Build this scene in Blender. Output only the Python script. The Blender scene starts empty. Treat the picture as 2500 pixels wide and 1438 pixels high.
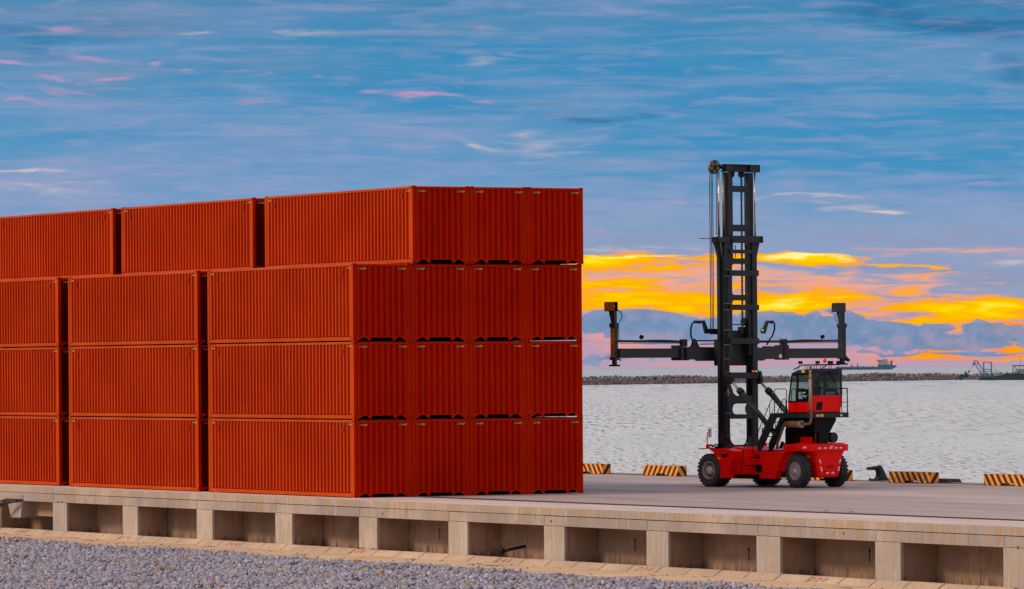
# container terminal at dusk
import bpy, bmesh, math, random
import numpy as np
from mathutils import Vector, Matrix
from math import sin, cos, pi, radians, sqrt, atan2
random.seed(7); RNG = np.random.default_rng(11)
sc = bpy.context.scene
COL = sc.collection
# ------------------------------------------------------------------ scene frame
# X: across the quay towards the sea, Y: along the quay, Z: up. Deck surface z=0.
TH = 0.51776
CAM = (-85.46, -161.924, 4.703)
WATER_N=(.57,.63,.675); WATER_F=(.40,.53,.60)

# ------------------------------------------------------------------ helpers
class G:
    """collects shapes, links them as ONE mesh object"""
    def __init__(s): s.v=[]; s.f=[]; s.m=[]; s.sm=[]
    def add(s, vs, fs, m=0, smooth=False):
        o=len(s.v); s.v+= [tuple(p) for p in vs]
        for f in fs: s.f.append([o+i for i in f]); s.m.append(m); s.sm.append(smooth)
        return s
    def box(s,x0,x1,y0,y1,z0,z1,m=0):
        return s.add([(x0,y0,z0),(x1,y0,z0),(x1,y1,z0),(x0,y1,z0),(x0,y0,z1),(x1,y0,z1),(x1,y1,z1),(x0,y1,z1)],
            [(0,3,2,1),(4,5,6,7),(0,1,5,4),(1,2,6,5),(2,3,7,6),(3,0,4,7)],m)
    def obox(s,c,size,R=None,m=0):
        R=R or Matrix.Identity(3); c=Vector(c); h=[t/2 for t in size]; vs=[]
        for k in ((-1,-1,-1),(1,-1,-1),(1,1,-1),(-1,1,-1),(-1,-1,1),(1,-1,1),(1,1,1),(-1,1,1)):
            vs.append(c+R@Vector((k[0]*h[0],k[1]*h[1],k[2]*h[2])))
        return s.add(vs,[(0,3,2,1),(4,5,6,7),(0,1,5,4),(1,2,6,5),(2,3,7,6),(3,0,4,7)],m)
    def bar(s,p0,p1,w,h,m=0,up=(0,0,1)):
        """rectangular bar from p0 to p1: w sideways, h along 'up'"""
        p0=Vector(p0);p1=Vector(p1);d=(p1-p0);L=d.length;d.normalize()
        sd=d.cross(Vector(up)); sd.normalize(); u=sd.cross(d)
        R=Matrix((d,sd,u)).transposed()
        return s.obox((p0+p1)/2,(L,w,h),R,m)
    def prism(s,pts,axis,t0,t1,m=0):
        """polygon (2D) swept along axis. axis 'x': pts=(y,z); 'y': pts=(x,z); 'z': pts=(x,y)"""
        def P(p,t): return {'x':(t,p[0],p[1]),'y':(p[0],t,p[1]),'z':(p[0],p[1],t)}[axis]
        n=len(pts); vs=[P(p,t0) for p in pts]+[P(p,t1) for p in pts]
        fs=[tuple(range(n))[::-1],tuple(range(n,2*n))]+[(i,(i+1)%n,n+(i+1)%n,n+i) for i in range(n)]
        return s.add(vs,fs,m)
    def cyl(s,p0,p1,r0,r1=None,n=16,m=0,cap=True,smooth=True):
        r1=r0 if r1 is None else r1
        p0=Vector(p0);p1=Vector(p1);d=(p1-p0).normalized()
        a=d.orthogonal().normalized(); b=d.cross(a); vs=[]
        for p,r in ((p0,r0),(p1,r1)):
            for i in range(n):
                t=2*pi*i/n; vs.append(p+(a*cos(t)+b*sin(t))*r)
        s.add(vs,[(i,(i+1)%n,n+(i+1)%n,n+i) for i in range(n)],m,smooth)
        if cap: s.add(vs,[tuple(range(n))[::-1],tuple(range(n,2*n))],m)
        return s
    def tube(s,path,r,n=8,m=0):
        pts=[Vector(p) for p in path]; N=len(pts); rings=[]; prev=None
        for i,p in enumerate(pts):
            d=((pts[min(i+1,N-1)]-pts[max(i-1,0)])).normalized()
            if prev is None: a=d.orthogonal().normalized()
            else: a=(prev-d*prev.dot(d)).normalized()
            prev=a; b=d.cross(a)
            rings.append([p+(a*cos(2*pi*k/n)+b*sin(2*pi*k/n))*r for k in range(n)])
        vs=[q for R in rings for q in R]
        fs=[(i*n+k,i*n+(k+1)%n,(i+1)*n+(k+1)%n,(i+1)*n+k) for i in range(N-1) for k in range(n)]
        s.add(vs,fs,m,True); s.add(vs,[tuple(range(n))[::-1],tuple(range((N-1)*n,N*n))],m)
        return s
    def lathe(s,prof,c,axis='y',n=32,m=0,smooth=True):
        """prof: list of (radius, along-axis); revolve about axis through c"""
        c=Vector(c); vs=[]
        for r,t in prof:
            for k in range(n):
                A=2*pi*k/n
                vs.append(c+{'y':Vector((r*cos(A),t,r*sin(A))),'x':Vector((t,r*cos(A),r*sin(A))),'z':Vector((r*cos(A),r*sin(A),t))}[axis])
        N=len(prof)
        return s.add(vs,[(i*n+k,i*n+(k+1)%n,(i+1)*n+(k+1)%n,(i+1)*n+k) for i in range(N-1) for k in range(n)],m,smooth)
    def disc(s,c,nrm,r,n=16,m=0,sx=1.0):
        c=Vector(c);d=Vector(nrm).normalized();up=Vector((0,0,1)) if abs(d.z)<.9 else Vector((1,0,0))
        a=up.cross(d).normalized();b=d.cross(a)
        return s.add([c+(a*cos(2*pi*k/n)*r*sx+b*sin(2*pi*k/n)*r) for k in range(n)],[tuple(range(n))],m)
    def loft(s,rings,m=0,smooth=False):
        n=len(rings[0]); vs=[p for R in rings for p in R]; N=len(rings)
        s.add(vs,[(i*n+k,i*n+(k+1)%n,(i+1)*n+(k+1)%n,(i+1)*n+k) for i in range(N-1) for k in range(n)],m,smooth)
        return s.add(vs,[tuple(range(n))[::-1],tuple(range((N-1)*n,N*n))],m)
    def build(s,name,mats,parent=None,bevel=0,loc=None,kind=None,label=None,fixn=True,facey=False):
        me=bpy.data.meshes.new(name)
        me.from_pydata([tuple(v) for v in s.v],[],s.f)
        for mt in (mats if isinstance(mats,(list,tuple)) else [mats]): me.materials.append(mt)
        me.polygons.foreach_set('material_index',s.m)
        me.polygons.foreach_set('use_smooth',s.sm)
        if fixn:
            bm=bmesh.new(); bm.from_mesh(me)
            bmesh.ops.remove_doubles(bm,verts=bm.verts,dist=1e-5)
            bmesh.ops.recalc_face_normals(bm,faces=bm.faces)
            bm.to_mesh(me); bm.free()
        if facey:
            for p_ in me.polygons:
                if abs(p_.normal.y)>.7: p_.material_index=1  # end-facing faces take the shaded copy of the red
        me.update()
        o=bpy.data.objects.new(name,me); COL.objects.link(o)
        if parent is not None: o.parent=parent
        if loc is not None: o.location=loc
        if bevel:
            b=o.modifiers.new('b','BEVEL'); b.width=bevel; b.segments=2; b.limit_method='ANGLE'; b.angle_limit=radians(40)
        if kind: o['kind']=kind
        if label: o['label']=label
        return o
def tag(o,label,cat=None,group=None,kind=None):
    o['label']=label
    if cat: o['category']=cat
    if group: o['group']=group
    if kind: o['kind']=kind
    return o
def thing(name,label,cat,loc=(0,0,0),rotz=0,group=None):
    o=bpy.data.objects.new(name,None); COL.objects.link(o); o.location=loc; o.rotation_euler=(0,0,rotz)
    o.empty_display_size=.3
    return tag(o,label,cat,group)
def dup(root,loc,rotz,label,group=None,name=None):
    r=root.copy(); COL.objects.link(r); r.location=loc; r.rotation_euler=(0,0,rotz); r['label']=label
    if group: r['group']=group
    for ch in list(root.children):
        c=ch.copy(); COL.objects.link(c); c.parent=r
        for g in ch.children:
            d=g.copy(); COL.objects.link(d); d.parent=c
    return r
def arc(c,r,a0,a1,n,plane):
    out=[]
    for i in range(n+1):
        t=radians(a0+(a1-a0)*i/n); out.append((c[0]+r*cos(t),c[1]+r*sin(t)))
    return out

# ------------------------------------------------------------------ node helper
class N:
    def __init__(s,tree): s.t=tree; s.n=tree.nodes; s.l=tree.links
    def new(s,typ,**kw):
        x=s.n.new(typ)
        for k,v in kw.items(): setattr(x,k,v)
        return x
    def lk(s,a,b): s.l.new(a,b)
    def inp(s,sock,v):
        if v is None: return
        if hasattr(v,'links') or isinstance(v,bpy.types.NodeSocket): s.lk(v,sock)
        else: sock.default_value=v
    def math(s,op,a,b=None,c=None,clamp=False):
        x=s.new('ShaderNodeMath',operation=op,use_clamp=clamp)
        s.inp(x.inputs[0],a); s.inp(x.inputs[1],b); s.inp(x.inputs[2],c); return x.outputs[0]
    def vmath(s,op,a,b=None,out=0):
        x=s.new('ShaderNodeVectorMath',operation=op); s.inp(x.inputs[0],a); s.inp(x.inputs[1],b); return x.outputs[out]
    def noise(s,vec,scale,detail=4,rough=.55,dist=0,dim='3D'):
        x=s.new('ShaderNodeTexNoise',noise_dimensions=dim); s.inp(x.inputs['Vector'],vec)
        x.inputs['Scale'].default_value=scale; x.inputs['Detail'].default_value=detail
        x.inputs['Roughness'].default_value=rough; x.inputs['Distortion'].default_value=dist
        return x.outputs['Fac']
    def mapr(s,v,a,b,c=0.,d=1.,smooth=True):
        x=s.new('ShaderNodeMapRange',interpolation_type='SMOOTHSTEP' if smooth else 'LINEAR')
        s.inp(x.inputs[0],v)
        for i,t in enumerate((a,b,c,d)): s.inp(x.inputs[i+1],t)
        return x.outputs[0]
    def mix(s,f,a,b,blend='MIX'):
        x=s.new('ShaderNodeMix',data_type='RGBA',blend_type=blend)
        s.inp(x.inputs[0],f)
        def c(v): return (tuple(v)+(1,))[:4] if isinstance(v,(tuple,list)) else v
        s.inp(x.inputs[6],c(a)); s.inp(x.inputs[7],c(b)); return x.outputs[2]
    def ramp(s,f,stops,interp='LINEAR'):
        x=s.new('ShaderNodeValToRGB'); s.inp(x.inputs[0],f); e=x.color_ramp; e.interpolation=interp
        while len(e.elements)<len(stops): e.elements.new(.5)
        for i,(p,c) in enumerate(stops):
            e.elements[i].position=p; e.elements[i].color=(tuple(c)+(1,))[:4]
        return x.outputs[0]
    def scale(s,vec,v):
        x=s.new('ShaderNodeMapping'); s.inp(x.inputs[0],vec); x.inputs['Scale'].default_value=v; return x.outputs[0]
def lin(r,g,b):
    f=lambda c:(c/255/12.92 if c/255<=.04045 else ((c/255+.055)/1.055)**2.4)
    return (f(r),f(g),f(b))
def material(name,fn=None,color=(.5,.5,.5),rough=.5,metal=0.,bump=None,coat=0.,spec=None):
    m=bpy.data.materials.new(name); m.use_nodes=True; t=N(m.node_tree)
    b=m.node_tree.nodes['Principled BSDF']
    b.inputs['Base Color'].default_value=tuple(color)+(1,); b.inputs['Roughness'].default_value=rough
    b.inputs['Metallic'].default_value=metal; b.inputs['Coat Weight'].default_value=coat
    if spec is not None: b.inputs['Specular IOR Level'].default_value=spec
    if fn: fn(t,b)
    return m
def addbump(t,b,h,strength=.3,dist=.02):
    x=t.new('ShaderNodeBump'); x.inputs['Strength'].default_value=strength; x.inputs['Distance'].default_value=dist
    t.inp(x.inputs['Height'],h); t.lk(x.outputs[0],b.inputs['Normal'])

# ------------------------------------------------------------------ materials
def worldpos(t): return t.new('ShaderNodeNewGeometry').outputs['Position']
def objpos(t): return t.new('ShaderNodeTexCoord').outputs['Object']

def f_paint(c0,c1,cd,rust=0.):
    def fn(t,b):
        p=worldpos(t)
        n1=t.noise(p,.35,4,.6); n2=t.noise(t.scale(p,(3,3,.35)),1.6,5,.65)
        c=t.mix(t.mapr(n1,.35,.65),c0,c1)
        c=t.mix(t.math('MULTIPLY',t.mapr(n2,.56,.74),.55),c,cd)
        n3=t.noise(p,9,3,.6)
        c=t.mix(t.math('MULTIPLY',t.mapr(n3,.68,.76),.6),c,tuple(x*.45 for x in cd))
        t.lk(c,b.inputs['Base Color'])
        t.lk(t.mapr(n2,.3,.7,.42,.62),b.inputs['Roughness'])
        addbump(t,b,t.noise(p,3.0,3,.5),.10,.01)
    return fn
M={}
M['box_red']=material('container_red_paint',f_paint((.52,.066,.007),(.46,.050,.005),(.35,.028,.004)),spec=.02)
M['groove']=material('container_groove_shade',f_paint((.27,.012,.001),(.23,.009,.001),(.18,.007,.001)),spec=.02)  # darker copies of the red, corrugation shade put into the colour
M['end_groove']=material('container_end_groove_shade',f_paint((.36,.008,.001),(.31,.006,.001),(.23,.004,.0008)),spec=.0)
M['box_roof']=material('container_roof_lit_red',f_paint((.50,.10,.06),(.38,.06,.035),(.30,.05,.03)),spec=.5)  # same red made paler, light caught on the roof crests is in the colour
M['box_end']=material('container_end_shaded_red',f_paint((.49,.015,.0015),(.43,.011,.0015),(.31,.008,.001)),spec=.0)  # same paint as the sides, the ends' deeper shade is in the colour
M['hole']=material('dark_opening',color=(.006,.005,.005),rough=.9,spec=.1)
M['floor_dark']=material('container_underfloor',color=(.008,.006,.006),rough=.9,spec=.1)
M['hazard_yellow']=material('hazard_yellow_paint',color=(.66,.25,.012),rough=.5)
M['hazard_black']=material('hazard_black_paint',color=(.015,.012,.012),rough=.5)
M['white']=material('white_reflective_tape',color=(.8,.72,.78),rough=.3)
M['label_yellow']=material('yellow_sticker',color=(.8,.42,.05),rough=.4)

def f_mred(t,b):
    p=objpos(t); n=t.noise(p,2.2,4,.6); n2=t.noise(t.scale(p,(4,4,1)),2.0,5,.7)
    c=t.mix(t.mapr(n,.35,.7),(.96,.006,.003),(.88,.004,.002))
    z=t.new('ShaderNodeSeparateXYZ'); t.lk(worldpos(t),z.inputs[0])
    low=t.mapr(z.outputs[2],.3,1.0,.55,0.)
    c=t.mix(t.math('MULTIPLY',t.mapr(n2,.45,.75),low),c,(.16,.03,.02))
    t.lk(c,b.inputs['Base Color'])
    t.lk(t.mapr(n2,.3,.7,.28,.42),b.inputs['Roughness'])
M['mred']=material('handler_red_paint',f_mred,coat=.0,spec=.14)
def f_steel(c0,c1):
    def fn(t,b):
        p=objpos(t); n=t.noise(t.scale(p,(3,3,.6)),1.5,5,.6)
        t.lk(t.mix(t.mapr(n,.35,.7),c0,c1),b.inputs['Base Color'])
        t.lk(t.mapr(n,.3,.7,.38,.6),b.inputs['Roughness'])
    return fn
M['mast']=material('mast_dark_teal_steel',f_steel((.013,.022,.027),(.024,.024,.028)),spec=.35)
M['mast2']=material('mast_inner_steel',f_steel((.006,.007,.008),(.013,.011,.011)),spec=.4)
M['spr']=material('spreader_grey_steel',f_steel((.012,.019,.022),(.026,.025,.028)),spec=.5)
M['black']=material('black_steel',f_steel((.003,.003,.004),(.008,.007,.007)),spec=.15)
M['frame']=material('cab_frame_grey',f_steel((.016,.027,.036),(.011,.018,.024)),spec=.3)
M['chrome']=material('chrome_rod',color=(.75,.68,.62),rough=.18,metal=1.)
M['brass']=material('oiled_steel_rod',color=(.42,.28,.10),rough=.32,metal=1.)
M['sheave']=material('oily_sheave_steel',color=(.20,.16,.09),rough=.5)
M['exhaust']=material('rusty_exhaust_steel',f_steel((.16,.085,.045),(.30,.17,.09)),spec=.4)
M['muffend']=material('muffler_end_steel',color=(.42,.36,.36),rough=.45)
M['rubberh']=material('hydraulic_hose_rubber',color=(.008,.009,.012),rough=.45)
M['chain']=material('lifting_chain_steel',color=(.012,.011,.010),rough=.5)
def f_tyre(t,b):
    p=objpos(t); n=t.noise(p,5,4,.6)
    t.lk(t.mix(t.mapr(n,.4,.7),(.016,.014,.015),(.05,.04,.038)),b.inputs['Base Color'])
M['tyre']=material('tyre_rubber',f_tyre,rough=.75)
M['tyre_side']=material('tyre_sidewall_dusty',color=(.050,.042,.042),rough=.75)
M['rim']=material('wheel_rim_grey',f_steel((.38,.33,.34),(.27,.23,.24)),spec=.5)
M['hub']=material('wheel_hub_grey',color=(.62,.48,.46),rough=.5)
M['fabric']=material('seat_fabric_dark',color=(.01,.01,.012),rough=.9)
M['skin']=material('skin',color=(.30,.15,.10),rough=.6)
M['cloth']=material('dark_work_clothes',color=(.015,.017,.022),rough=.9)
M['hair']=material('dark_hair',color=(.006,.005,.005),rough=.7)
M['red_lens']=material('red_lens',color=(.9,.02,.01),rough=.25)
M['white_lens']=material('clear_lens',color=(.9,.75,.6),rough=.15)
M['led_red']=material('lit_red_lamp',color=(.8,.02,.01),rough=.3)
M['led_green']=material('lit_green_lamp',color=(.02,.6,.05),rough=.3)
for k,c in (('led_red',(1,.08,.04)),('led_green',(.02,1,.08))):
    b=M[k].node_tree.nodes['Principled BSDF']; b.inputs['Emission Color'].default_value=c+(1,); b.inputs['Emission Strength'].default_value=.9
def glass(name,tint,refl=.12):
    m=bpy.data.materials.new(name); m.use_nodes=True; t=N(m.node_tree); t.n.clear()
    tr=t.new('ShaderNodeBsdfTransparent'); tr.inputs[0].default_value=tuple(tint)+(1,)
    gl=t.new('ShaderNodeBsdfGlossy'); gl.inputs[0].default_value=(.8,.85,.85,1); gl.inputs['Roughness'].default_value=.03
    lw=t.new('ShaderNodeLayerWeight'); lw.inputs[0].default_value=.25
    f=t.math('MULTIPLY_ADD',lw.outputs['Fresnel'],.30,refl*.2)
    mx=t.new('ShaderNodeMixShader'); t.lk(f,mx.inputs[0]); t.lk(tr.outputs[0],mx.inputs[1]); t.lk(gl.outputs[0],mx.inputs[2])
    o=t.new('ShaderNodeOutputMaterial'); t.lk(mx.outputs[0],o.inputs[0]); return m
M['glass']=glass('tinted_cab_glass',(.55,.66,.64)); M['glass_dark']=glass('dark_tinted_glass',(.10,.14,.14),.12)
M['heat']=material('pale_heat_wrap',color=(.30,.25,.17),rough=.6)
M['end_dark']=material('container_end_gap_shade',f_paint((.10,.004,.001),(.08,.003,.001),(.05,.003,.001)),spec=.03)  # near-black copy of the end red, gap shade in the colour

def f_conc(base,dark,stain,streak=1.0,ystr=1.0,zdark=None,pale=None,ribs=None):
    """weathered cast concrete: vertical run-off streaks on walls"""
    def fn(t,b):
        p=worldpos(t)
        n1=t.noise(p,.9,6,.62); n2=t.noise(t.scale(p,(2.2,2.2,.25)),2.2,6,.68); n3=t.noise(t.scale(p,(1.3,1.3,.5)),.55,3,.5)
        c=t.mix(t.mapr(n1,.42,.58),base,dark)
        nb=t.noise(p,.28,3,.5); c=t.mix(t.mapr(nb,.40,.60,0,.55),c,tuple(x*.62 for x in (base[0]*.92,base[1],base[2]*1.12)))
        c=t.mix(t.math('MULTIPLY',t.math('MULTIPLY',t.mapr(n2,.47,.62),t.mapr(n3,.40,.56)),.85*streak),c,stain)
        n4=t.noise(t.scale(p,(5,5,.5)),2.3,4,.6)
        c=t.mix(t.math('MULTIPLY',t.mapr(n4,.56,.70),.50),c,tuple(x*.5 for x in dark))
        if pale: c=t.mix(t.math('MULTIPLY',t.mapr(t.noise(t.scale(p,(4,4,.4)),1.7,3,.6),.55,.72),.55),c,pale)
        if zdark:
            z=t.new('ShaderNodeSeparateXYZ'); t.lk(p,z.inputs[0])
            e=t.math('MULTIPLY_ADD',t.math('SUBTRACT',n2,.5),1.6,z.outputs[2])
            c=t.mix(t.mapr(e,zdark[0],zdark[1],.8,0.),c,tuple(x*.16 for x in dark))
        if ribs:
            sy=t.new('ShaderNodeSeparateXYZ'); t.lk(p,sy.inputs[0])
            rb=t.math('FRACT',t.math('DIVIDE',t.math('MULTIPLY_ADD',t.math('SUBTRACT',n1,.5),.25,sy.outputs[1]),.30))
            c=t.mix(t.math('MULTIPLY',t.mapr(rb,.75,.98),t.mapr(n3,.35,.55,.15,.6)),c,ribs)
        fine=t.noise(p,14,4,.65)
        c=t.mix(t.mapr(fine,.3,.7,.0,.22),c,tuple(x*.6 for x in dark))
        t.lk(c,b.inputs['Base Color']); b.inputs['Roughness'].default_value=.85; b.inputs['Specular IOR Level'].default_value=.25
        addbump(t,b,t.noise(p,8,5,.6),.25,.02)
    return fn
M['c_edge']=material('deck_edge_concrete',f_conc((0.496,0.405,0.328),(0.408,0.324,0.264),(0.480,0.275,0.096),1.0,pale=(0.576,0.494,0.432),ribs=(0.320,0.219,0.112)))
M['c_beam']=material('beam_concrete',f_conc((0.437,0.360,0.312),(0.359,0.288,0.248),(0.390,0.232,0.120),.7,pale=(0.515,0.440,0.400)))
M['c_pillar']=material('pillar_concrete',f_conc((0.515,0.424,0.348),(0.445,0.360,0.292),(0.343,0.256,0.166),.6,pale=(0.577,0.504,0.442)))
M['c_head']=material('pillar_head_concrete',f_conc((0.480,0.397,0.340),(0.424,0.340,0.292),(0.384,0.267,0.146),.4))
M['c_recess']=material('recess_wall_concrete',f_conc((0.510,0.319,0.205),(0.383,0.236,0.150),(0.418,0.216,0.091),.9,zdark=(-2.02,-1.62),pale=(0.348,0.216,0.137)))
M['c_kerb']=material('kerb_concrete',f_conc((0.570,0.416,0.293),(0.475,0.343,0.250),(0.551,0.326,0.155),.5,pale=(0.590,0.487,0.430)))
def f_apron(t,b):
    p=worldpos(t); n=t.noise(p,.6,5,.6); n2=t.noise(p,5,5,.65)
    c=t.mix(t.mapr(n,.35,.65),(.62,.44,.28),(.54,.39,.25))
    c=t.mix(t.math('MULTIPLY',t.mapr(n2,.55,.7),.35),c,(.30,.21,.15))
    t.lk(c,b.inputs['Base Color']); b.inputs['Roughness'].default_value=.9
    addbump(t,b,n2,.3,.03)
M['apron']=material('gutter_slab_sandy_concrete',f_apron)
def f_deck(t,b):
    p=worldpos(t); n=t.noise(t.scale(p,(.9,.10,1)),.5,5,.6); n2=t.noise(t.scale(p,(.30,.05,1)),.45,3,.5); n3=t.noise(p,3.5,5,.6)
    c=t.mix(t.mapr(n2,.38,.62),(.46,.38,.372),(.37,.305,.30))
    c=t.mix(t.math('MULTIPLY',t.mapr(n,.48,.68),.55),c,(.21,.16,.165))
    c=t.mix(t.math('MULTIPLY',t.mapr(n3,.58,.75),.3),c,(.18,.14,.14))
    sp=t.noise(t.scale(p,(1,.6,1)),1.3,2,.5)
    c=t.mix(t.mapr(sp,.735,.75,0,.8),c,(.06,.04,.04))
    t.lk(c,b.inputs['Base Color']); t.lk(t.mapr(n,.35,.65,.48,.75),b.inputs['Roughness'])
    b.inputs['Specular IOR Level'].default_value=.35
    addbump(t,b,n3,.15,.01)
M['deck']=material('quay_deck_concrete',f_deck)
def f_strip(t,b):
    p=worldpos(t); n=t.noise(t.scale(p,(1,.25,1)),.8,5,.6); n2=t.noise(p,4,5,.6)
    c=t.mix(t.mapr(n,.35,.65),(.60,.51,.49),(.50,.41,.39))
    c=t.mix(t.math('MULTIPLY',t.mapr(n2,.55,.72),.35),c,(.32,.22,.16))
    t.lk(c,b.inputs['Base Color']); b.inputs['Roughness'].default_value=.7
M['strip']=material('pale_edge_strip_concrete',f_strip)
M['joint']=material('deck_shade_line',color=(.035,.028,.026),rough=.9)
def f_ground(t,b):
    p=worldpos(t); n=t.noise(p,5.5,5,.7); n2=t.noise(p,.05,3,.5)
    c=t.mix(t.mapr(n,.35,.65),(.14,.125,.145),(.30,.28,.34)); t.lk(c,b.inputs['Base Color']); b.inputs['Roughness'].default_value=.95
    addbump(t,b,n,.8,.1)
M['ground']=material('ground_gravel_bed',f_ground)
def f_gravel(t,b):
    a=t.new('ShaderNodeAttribute'); a.attribute_name='rock_col'
    p=worldpos(t); n=t.noise(p,14,4,.6)
    c=t.mix(t.mapr(n,.3,.7,.0,.35),a.outputs['Color'],(.12,.10,.12))
    t.lk(c,b.inputs['Base Color']); b.inputs['Roughness'].default_value=.9
    addbump(t,b,n,.4,.02)
M['gravel']=material('crushed_stone',f_gravel)
M['boulder']=material('breakwater_stone',f_gravel)
def f_water(t,b):
    p=worldpos(t)
    q=t.scale(p,(1,1,1))
    r=t.new('ShaderNodeVectorRotate'); r.rotation_type='Z_AXIS'; t.lk(q,r.inputs['Vector']); r.inputs['Angle'].default_value=TH
    q=r.outputs[0]                      # x: across the view, y: away from the quay
    s=t.new('ShaderNodeSeparateXYZ'); t.lk(q,s.inputs[0]); Y=s.outputs[1]
    # wave trains grow longer away from the sheltered quay
    na=t.noise(t.scale(q,(1.0,.20,1)),2.4,4,.62,.3); nb=t.noise(t.scale(q,(1.0,.085,1)),2.2,4,.60,.2)
    nc=t.noise(t.scale(q,(1.0,.038,1)),1.25,4,.60,.2); nd=t.noise(t.scale(q,(1.0,.018,1)),.52,4,.6)
    n3=t.noise(t.scale(q,(1.0,.12,1)),.012,3,.55)
    def blend(a,b,y0,y1):
        m=t.new('ShaderNodeMix',data_type='FLOAT'); t.lk(t.mapr(Y,y0,y1,smooth=False),m.inputs[0]); t.lk(a,m.inputs[2]); t.lk(b,m.inputs[3]); return m.outputs[0]
    n=blend(blend(blend(na,nb,60,180),nc,220,520),nd,800,2200)
    n2=t.noise(t.scale(q,(1.0,.08,1)),.16,4,.6)
    far=t.mapr(Y,900,3500)
    base=t.mix(far,WATER_N,WATER_F)
    base=t.mix(t.mapr(n3,.38,.62,0,.16),base,tuple(x*.80 for x in WATER_N))
    base=t.mix(t.mapr(n2,.42,.60,0,.14),base,tuple(x*.70 for x in WATER_N))
    base=t.mix(t.mapr(n,.50,.60,0,.45),base,(.27,.30,.32))
    base=t.mix(t.mapr(n,.575,.64,0,.85),base,(.06,.075,.085))
    base=t.mix(t.mapr(n,.34,.45,.55,0),base,(.86,.85,.86))  # dark wave faces and pale glints are painted into the base colour
    t.lk(base,b.inputs['Base Color']); b.inputs['Roughness'].default_value=.5; b.inputs['Specular IOR Level'].default_value=.2
    addbump(t,b,n,.5,.3)
M['water']=material('rippled_sea_water',f_water)
def f_stripe(slope,worn):
    def fn(t,b):
        o=objpos(t); s=t.new('ShaderNodeSeparateXYZ'); t.lk(o,s.inputs[0])
        g=t.new('ShaderNodeNewGeometry'); ns=t.new('ShaderNodeSeparateXYZ'); t.lk(g.outputs['True Normal'],ns.inputs[0])
        isx=t.math('GREATER_THAN',t.math('ABSOLUTE',ns.outputs[0]),.6)
        # long faces: stripe runs over y+z, end faces over x-z
        u1=t.math('MULTIPLY_ADD',s.outputs[2],slope,s.outputs[1]); u2=t.math('MULTIPLY_ADD',s.outputs[2],slope*.9,s.outputs[0])
        u2=t.math('MULTIPLY',u2,1.05)
        u=t.new('ShaderNodeMix',data_type='FLOAT'); t.lk(isx,u.inputs[0]); t.lk(u2,u.inputs[2]); t.lk(u1,u.inputs[3])
        f=t.math('FRACT',t.math('DIVIDE',t.math('ADD',u.outputs[0],10.),.40))
        st=t.mapr(f,.47,.50)
        n=t.noise(o,4,5,.7); n2=t.noise(o,11,4,.7)
        yel=t.mix(t.mapr(n2,.4,.7),(.95,.36,.02),(.80,.22,.015))
        c=t.mix(st,(.018,.015,.014),yel)
        c=t.mix(t.math('MULTIPLY',t.mapr(n,.52,.70),worn),c,(.12,.09,.07))
        t.lk(c,b.inputs['Base Color']); b.inputs['Roughness'].default_value=.75
    return fn
M['stripeA']=material('hazard_stripes_lean_right',f_stripe(.75,.35))
M['stripeB']=material('hazard_stripes_lean_left',f_stripe(-.75,.45))
M['stripeC']=material('hazard_stripes_worn',f_stripe(-.75,.95))
M['bollard']=material('cast_iron_bollard',f_steel((.006,.010,.012),(.014,.015,.017)),spec=.3)
M['redpaint']=material('red_marking_paint',color=(.48,.10,.07),rough=.8)
M['twig']=material('dry_plant_debris',color=(.07,.035,.015),rough=.9)
M['dirt']=material('dirt',color=(.05,.03,.02),rough=.9)
M['pipe']=material('black_plastic_pipe',color=(.004,.004,.005),rough=.5)
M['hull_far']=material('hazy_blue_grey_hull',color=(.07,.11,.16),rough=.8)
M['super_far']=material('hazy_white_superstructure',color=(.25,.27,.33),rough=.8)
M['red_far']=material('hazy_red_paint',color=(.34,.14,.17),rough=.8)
M['dredge_hull']=material('dark_teal_hull',color=(.012,.035,.045),rough=.7)
M['dredge_blue']=material('blue_steelwork',color=(.03,.11,.21),rough=.6)
M['dredge_dark']=material('dark_steelwork',color=(.012,.03,.04),rough=.7)
M['dredge_white']=material('pale_deckhouse',color=(.35,.38,.38),rough=.7)
M['stone_core']=material('breakwater_core_stone',color=(.22,.17,.17),rough=.95)
M['amber']=material('lit_lamp_amber',color=(1,.6,.2))
b=M['amber'].node_tree.nodes['Principled BSDF']; b.inputs['Emission Color'].default_value=(1,.6,.25,1); b.inputs['Emission Strength'].default_value=1.2
SUND=(-.76,.20,.60); SUNE=2.5; SUNROT=math.atan2(-.76,.20)
DOME_A=(.28,.29,.36); DOME_B=(1.30,1.08,1.02); DOME_T=(.60,.55,.60)  # colours of the unseen upper and rear sky, made up as fill light
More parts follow.
